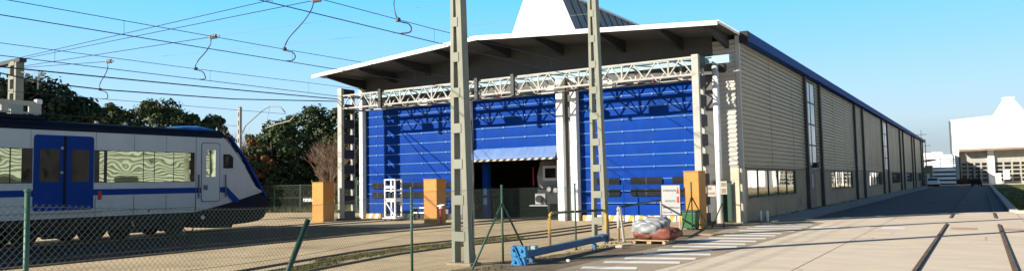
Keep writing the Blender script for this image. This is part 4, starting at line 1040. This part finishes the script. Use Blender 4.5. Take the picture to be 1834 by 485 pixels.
def leaf_clump(bm, c, r, n, size, flat=0.8):
    for _ in range(n):
        d = Vector((random.gauss(0, 1), random.gauss(0, 1), random.gauss(0, 1))).normalized()
        p = Vector(c)+Vector((d.x*r, d.y*r, d.z*r*flat))*random.uniform(0.45, 1.05)
        nrm = (d+Vector((random.uniform(-.7, .7), random.uniform(-.7, .7), random.uniform(-.3, .9)))).normalized()
        s, u = frame_for(nrm); a = random.uniform(0, 6.28); e = size*random.uniform(0.6, 1.3)
        s2 = s*math.cos(a)+u*math.sin(a); u2 = u*math.cos(a)-s*math.sin(a)
        vs = [bm.verts.new(p+s2*e*0.5*i+u2*e*j) for i, j in ((-0.6, -.5), (0.6, -.5), (0.75, .2), (0, .62), (-.75, .2))]
        bm.faces.new(vs)
def tree(name, label, x, y, h, rad, kind, mleaf, seed, low=0.12, nclump=70, size=0.3):
    random.seed(seed)
    t = thing(name, label, 'tree', (x, y, 0), 'trees behind the train')
    bm = nb(); th = h*0.75; lean = random.uniform(-.4, .4)
    tube(bm, [(x, y, 0), (x+lean*.3, y, th*.4), (x+lean, y, th)], [0.28, 0.2, 0.06], 8)
    for k in range(7):
        a = random.uniform(0, 6.28); z0 = th*random.uniform(.3, .9); l = rad*random.uniform(.5, .9)
        tube(bm, [(x+lean*z0/th, y, z0), (x+math.cos(a)*l*.5, y+math.sin(a)*l*.5, z0+l*.35), (x+math.cos(a)*l, y+math.sin(a)*l, z0+l*.6)], [0.1, 0.06, 0.02], 5)
    obj('trunk', bm, 'bark', t)
    bm = nb()
    for k in range(nclump):
        u = random.random()
        if kind == 'pine':   # ragged upright crown
            z = h*(low+(1-low)*u); rr = rad*(0.35+0.65*math.sin(math.pi*min(1, (1-u)*0.9+0.12)))*random.uniform(.3, 1.0)
        else:
            z = h*(low+(0.95-low)*u); rr = rad*math.sqrt(max(0.04, 1-((u-0.42)/0.62)**2))*random.uniform(.35, 1.0)
        a = random.uniform(0, 6.28)
        r = random.uniform(.45, 1.0)*rad*0.30
        leaf_clump(bm, (x+math.cos(a)*rr, y+math.sin(a)*rr, min(z, h-r*0.5)), r, int(85*random.uniform(.7, 1.3)), size, 0.75 if kind != 'pine' else 1.0)
    obj('crown', bm, mleaf, t)
    random.seed(seed+99)
    return t
T = [('pine_tree', 'tallest dark pine behind the train roof at far left', -50.5, -7.4, 10.2, 4.2, 'pine', 'leafpine'),
     ('pine_tree', 'dark pine just right of the distant lattice mast', -49.5, -5.2, 9.9, 3.8, 'pine', 'leafpine'),
     ('pine_tree', 'smaller ragged pine before the gap of sky', -48.5, -3.2, 8.8, 2.6, 'pine', 'leafpine'),
     ('evergreen_tree', 'low round evergreen under the curly jumper furthest left', -50.8, 1.2, 9.1, 2.6, 'round', 'leafolive'),
     ('evergreen_tree', 'broad evergreen above the middle of the train roof', -49.1, 4.0, 9.4, 3.4, 'round', 'leafolive'),
     ('evergreen_tree', 'olive green tree left of the train nose cap', -47.9, 5.8, 8.5, 2.2, 'round', 'leafdark'),
     ('evergreen_tree', 'small evergreen right above the blue nose cap', -46.8, 7.8, 8.4, 1.8, 'round', 'leafdark'),
     ('evergreen_tree', 'dark bushy tree right of the rust coloured shrub', -40.4, 8.6, 7.5, 2.9, 'round', 'leafdark'),
     ('evergreen_tree', 'tallest dark tree behind the bare brown tree', -41.6, 13.6, 9.2, 3.5, 'round', 'leafdark'),
     ('evergreen_tree', 'dark tree left of the portal column', -40.0, 15.6, 9.0, 3.4, 'round', 'leafolive'),
     ('evergreen_tree', 'dark tree half hidden by the hall corner', -37.0, 17.6, 9.0, 4.0, 'round', 'leafdark'),
     ('evergreen_tree', 'rear dark tree behind the train nose', -47.5, 14.5, 7.0, 3.4, 'round', 'leafdark')]
for i, (nm, lab, x, y, h, r, kd, ml) in enumerate(T):
    tree(nm, lab, x, y, h, r, kd, ml, 100+i, 0.04, 150, 0.26 if kd == 'pine' else 0.22)
tree('shrub', 'rust brown leafed shrub beside the slim catenary pole', -40.0, 6.6, 5.9, 1.4, 'round', 'leafrust', 300, 0.4, 26, 0.2)
random.seed(5)
hd = nb()
for i in range(150):
    x = -62+i*0.29+random.gauss(0, .4); leaf_clump(hd, (x, 9.6+random.gauss(0, .5), random.uniform(.5, 2.3)), random.uniform(.5, .9), 60, 0.26)
tag(obj('hedge', hd, 'leafdark', origin=(-40, 9.5, 0)), 'long dark hedge along the foot of the trees behind the fence', 'hedge')
def bare(label, x, y, h, seed, n=60):
    random.seed(seed); t = thing('bare_tree', label, 'tree', (x, y, 0), 'leafless trees')
    bm = nb(); tube(bm, [(x, y, 0), (x, y, h*.25)], [.16, .12], 7)
    def grow(p, d, l, r, dep):
        q = p+d*l; tube(bm, [p, p.lerp(q, .5)+Vector((random.gauss(0, .05), random.gauss(0, .05), 0))*l, q], [r, r*.8, r*.55], 4, 0, False)
        if dep == 0: return
        for _ in range(3 if dep > 1 else 4):
            nd = (d+Vector((random.gauss(0, .33), random.gauss(0, .33), random.uniform(-.05, .3)))).normalized(); grow(p.lerp(q, random.uniform(.5, 1)), nd, l*random.uniform(.6, .85), r*.6, dep-1)
    obj('trunk', bm, 'drybark', t); bm = nb()
    for k in range(7):
        a = 6.28*k/7; grow(Vector((x, y, h*.05+.1)), Vector((math.cos(a)*.32, math.sin(a)*.32, 1)).normalized(), h*.33, .07, 4)
    obj('crown', bm, 'drybark', t)
bare('bare brown tree in front of the dark trees by the portal column', -33.4, 8.6, 6.4, 21)
bare('small bare tree in the gap of sky right of the train roof', -43.0, 6.8, 7.0, 23)
bare('lower bare bush at the foot of the dark trees', -33.2, 8.0, 4.2, 26)

# ------------------------------------------------------------------ far buildings
hg = thing('white_hangar', 'bright white far hangar with gridded gates and a chimney like roof vent', 'building', (24, 140, 0))
bm = nb()
x0, x1, HY = 4.0, 46.0, 140.0
def hz(x): return 12.8+0.068*(min(x, 25)-4) - (0.068*(x-25) if x > 25 else 0)
prism(bm, [(x0, HY, 6.9), (x1, HY, 6.9), (x1, HY, hz(x1)), (25, HY, hz(25)), (x0, HY, hz(x0))], (0, 40, 0)); obj('upper_wall', bm, 'hangar', hg)
bm = nb()
for k in range(14): box(bm, (x0+1.4+k*3, HY-0.03, 6.95), (x0+1.46+k*3, HY-0.002, 12.7))
obj('panel_joint', bm, 'whiteclad', hg)
bm = nb(); box(bm, (x0, HY+0.02, 0), (5.3, HY+2.6, 6.89)); 
for xa in (9.9, 16.6, 23.4, 30.2, 37): box(bm, (xa, HY+0.5, 0), (xa+1.1, HY+2.6, 6.89))
box(bm, (x0, HY+2.6, 0), (x1, HY+40, 6.89)); obj('lower_wall', bm, 'hangar', hg)
bm = nb(); prism(bm, [(5.1, HY-0.02, 6.75), (x1, HY-0.02, 7.1), (x1, HY-1.6, 6.75), (5.1, HY-1.6, 6.42)], (0, 0, 0.14)); obj('awning', bm, 'rust', hg)
for xa, xb in ((5.35, 9.85), (11.05, 16.55), (17.75, 23.35), (24.55, 30.15)):
    bm = nb(); box(bm, (xa, HY+1.2, 0), (xb, HY+1.3, 6.85)); gt = obj('gate', bm, 'galv', hg)
    nx, nz = 4, 5; dx_ = (xb-xa)/nx
    for i in range(nx):
        bm = nb()
        for j in range(nz):
            z = 0.5+j*0.78; box(bm, (xa+i*dx_+0.16, HY+1.16, z), (xa+(i+1)*dx_-0.16, HY+1.19, z+0.52))
        obj('pane', bm, 'doorglass', gt)
bm = nb(); vx, vz = 14.0, hz(14)
b0 = [(vx-2.9, HY+3, vz-.2), (vx+2.9, HY+3, vz-.2), (vx+2.9, HY+9, vz-.2), (vx-2.9, HY+9, vz-.2)]; t0 = [(vx-.8, HY+5, vz+3.4), (vx+.8, HY+5, vz+3.4), (vx+.8, HY+7, vz+3.4), (vx-.8, HY+7, vz+3.4)]
va = [bm.verts.new(p) for p in b0]; vb = [bm.verts.new(p) for p in t0]
for i in range(4): bm.faces.new((va[i], va[(i+1) % 4], vb[(i+1) % 4], vb[i]))
bm.faces.new(vb); obj('roof_vent', bm, 'hangar', hg)
bm = nb(); box(bm, (vx-1.1, HY+4.7, vz+3.4), (vx+1.1, HY+7.3, vz+3.6)); obj('vent_cap', bm, 'hangar', hg)
bm = nb(); tube(bm, [(x0-0.2, HY-0.2, 0), (x0-0.2, HY-0.2, 12.6)], 0.12, 8); tube(bm, [(5.2, HY-0.2, 0), (5.2, HY-0.2, 6.4)], 0.12, 8); obj('downpipe', bm, 'gable', hg)
bm = nb(); box(bm, (11.0, HY-1.3, 0), (11.9, HY-0.6, 2.0)); box(bm, (12.3, HY-1.3, 0.8), (13.3, HY-0.6, 2.6)); tag(obj('white_cabinet', bm, 'hangar', origin=(12, HY-1, 0)), 'white cabinets standing before the gridded gates of the far hangar', 'cabinet')
lv = thing('louvred_building', 'low white building with horizontal bands at the end of the road', 'building', (0, 131, 0))
bm = nb(); box(bm, (-14, 132, 0), (4.6, 150, 5.5)); obj('wall', bm, 'darkgap', lv)
for i in range(7):
    z = 0.25+i*0.78; bm = nb(); box(bm, (-14, 131.7, z), (4.6, 131.99, z+(0.44 if i < 4 else 0.66))); obj('louvre', bm, 'hangar', lv)
bm = nb(); box(bm, (-14, 131.6, 5.5), (4.6, 150, 5.75)); box(bm, (-1.5, 133, 5.75), (2.5, 138, 6.3)); obj('parapet', bm, 'hangar', lv)
pd = thing('porch_annex', 'small rusty roofed annex at the far end of the hall', 'shed', (0.9, 119, 0))
bm = nb(); box(bm, (0.25, 117.9, 0), (1.4, 121, 3.6)); obj('wall', bm, 'base', pd)
bm = nb(); prism(bm, [(0.2, 117.4, 4.2), (1.9, 117.4, 4.5), (1.9, 117.4, 4.7), (0.2, 117.4, 4.45)], (0, 4, 0)); obj('roof', bm, 'rust', pd)
bm = nb(); box(bm, (0.5, 117.85, 0.3), (1.0, 117.9, 2.2)); obj('door', bm, 'white', pd)
pk = thing('parked_car', 'small pale parked car at the far end of the hall', 'car', (1.6, 112, 0))
bm = nb(); prism(bm, [(1.0, 109.5, 0.35), (1.0, 113.5, 0.35), (1.0, 113.5, 0.8), (1.0, 112.7, 0.95), (1.0, 112.0, 1.4), (1.0, 110.4, 1.42), (1.0, 109.6, 0.95)], (1.6, 0, 0)); obj('body', bm, 'hangar', pk)
bm = nb(); prism(bm, [(2.602, 110.0, 0.98), (2.602, 112.4, 0.98), (2.602, 111.9, 1.33), (2.602, 110.5, 1.35)], (0.004, 0, 0)); box(bm, (1.1, 109.58, 1.0), (2.5, 109.6, 1.3)); obj('window', bm, 'darkglass', pk)
for y in (110.3, 112.8):
    bm = nb(); tube(bm, [(1.0, y, 0.32), (2.62, y, 0.32)], 0.32, 14); obj('wheel', bm, 'black', pk)
fk = thing('forklift', 'dark forklift with raised mast at the far end of the road', 'forklift', (8.0, 103, 0))
bm = nb(); prism(bm, [(7.4, 102, 0.3), (7.4, 104, 0.3), (7.4, 104, 1.1), (7.4, 103, 1.2), (7.4, 102, 0.9)], (1.15, 0, 0)); obj('body', bm, 'black', fk)
bm = nb()
for x in (7.55, 8.4):
    for y in (102.4, 103.7): bar(bm, (x, y, 1.0), (x, y, 2.1), 0.08)
box(bm, (7.45, 102.3, 2.1), (8.5, 103.8, 2.17)); obj('overhead_guard', bm, 'black', fk)
bm = nb()
for x in (7.6, 8.3): bar(bm, (x, 101.8, 0.1), (x, 101.9, 2.9), 0.14)
for z in (0.4, 1.4, 2.6): bar(bm, (7.6, 101.85, z), (8.3, 101.85, z), 0.08)
obj('lift_mast', bm, 'black', fk)
bm = nb()
for x in (7.65, 8.25): bar(bm, (x, 100.8, 0.12), (x, 101.8, 0.12), 0.12, 0.05)
obj('fork', bm, 'black', fk)
for x in (7.35, 8.6):
    for y in (102.3, 103.6):
        bm = nb(); tube(bm, [(x-0.1, y, 0.33), (x+0.1, y, 0.33)], 0.33, 14); obj('wheel', bm, 'under', fk)
random.seed(77)
for x, y, r, lab in ((5.6, 133, 1.1, 'round ochre bush at the foot of the white hangar'), (7.2, 134, 0.9, 'small dark bush left of the forklift by the hangar gate')):
    t = thing('bush', lab, 'bush', (x, y, 0)); bm = nb()
    for k in range(14): leaf_clump(bm, (x+random.gauss(0, r*.6), y+random.gauss(0, .4), random.uniform(.3, r)), r*.5, 40, 0.25)
    obj('foliage', bm, 'leafrust' if x < 6 else 'leafdark', t)
    bm = nb(); tube(bm, [(x, y, 0), (x, y, .7)], [.07, .03], 6); obj('stem', bm, 'bark', t)
for k in range(2):
    x, y = (0.1, 126) if k == 0 else (-0.6, 128)
    t = thing('signal_mast', 'thin grey signal mast with short crossarms beyond the hall end' if k == 0 else 'second thinner mast left of the signal mast', 'mast', (x, y, 0))
    bm = nb(); tube(bm, [(x, y, 0), (x, y, 8.6 if k == 0 else 10.5)], 0.1 if k == 0 else 0.05, 6); obj('pole', bm, 'gable', t)
    for z in ((6.1, 7.4) if k == 0 else (9.6,)):
        bm = nb(); bar(bm, (x-0.7, y, z), (x+0.9, y, z), 0.12); obj('crossarm', bm, 'gable', t)
# pale ribbed hall across the road, out of frame to the right: the train and hall windows mirror it
ph = thing('ribbed_hall', 'long pale ribbed hall across the road, mirrored in the windows', 'building', (40, 20, 0))
bm = nb(); corr(bm, 'y', -25, 75, 36.0, 0.9, 9.2, -1, 0.42, 0.14); obj('cladding', bm, 'hangar', ph)
bm = nb()
for k in range(20): box(bm, (35.80, -25, 1.15+k*0.4), (35.855, 75, 1.215+k*0.4))
obj('dark_groove', bm, 'gable', ph)
bm = nb(); box(bm, (36.0, -25, 0), (60, 75, 0.9)); box(bm, (36.3, -24.9, 0.9), (60, 74.9, 9.2)); obj('wall', bm, 'base', ph)
bm = nb(); box(bm, (35.7, -25.2, 9.2), (60, 75.2, 9.5)); obj('roof', bm, 'roof', ph)
for k in range(9):
    bm = nb(); box(bm, (35.75, -20+k*11, 0.0), (35.86, -17+k*11, 3.4)); obj('gate', bm, 'gable', ph)
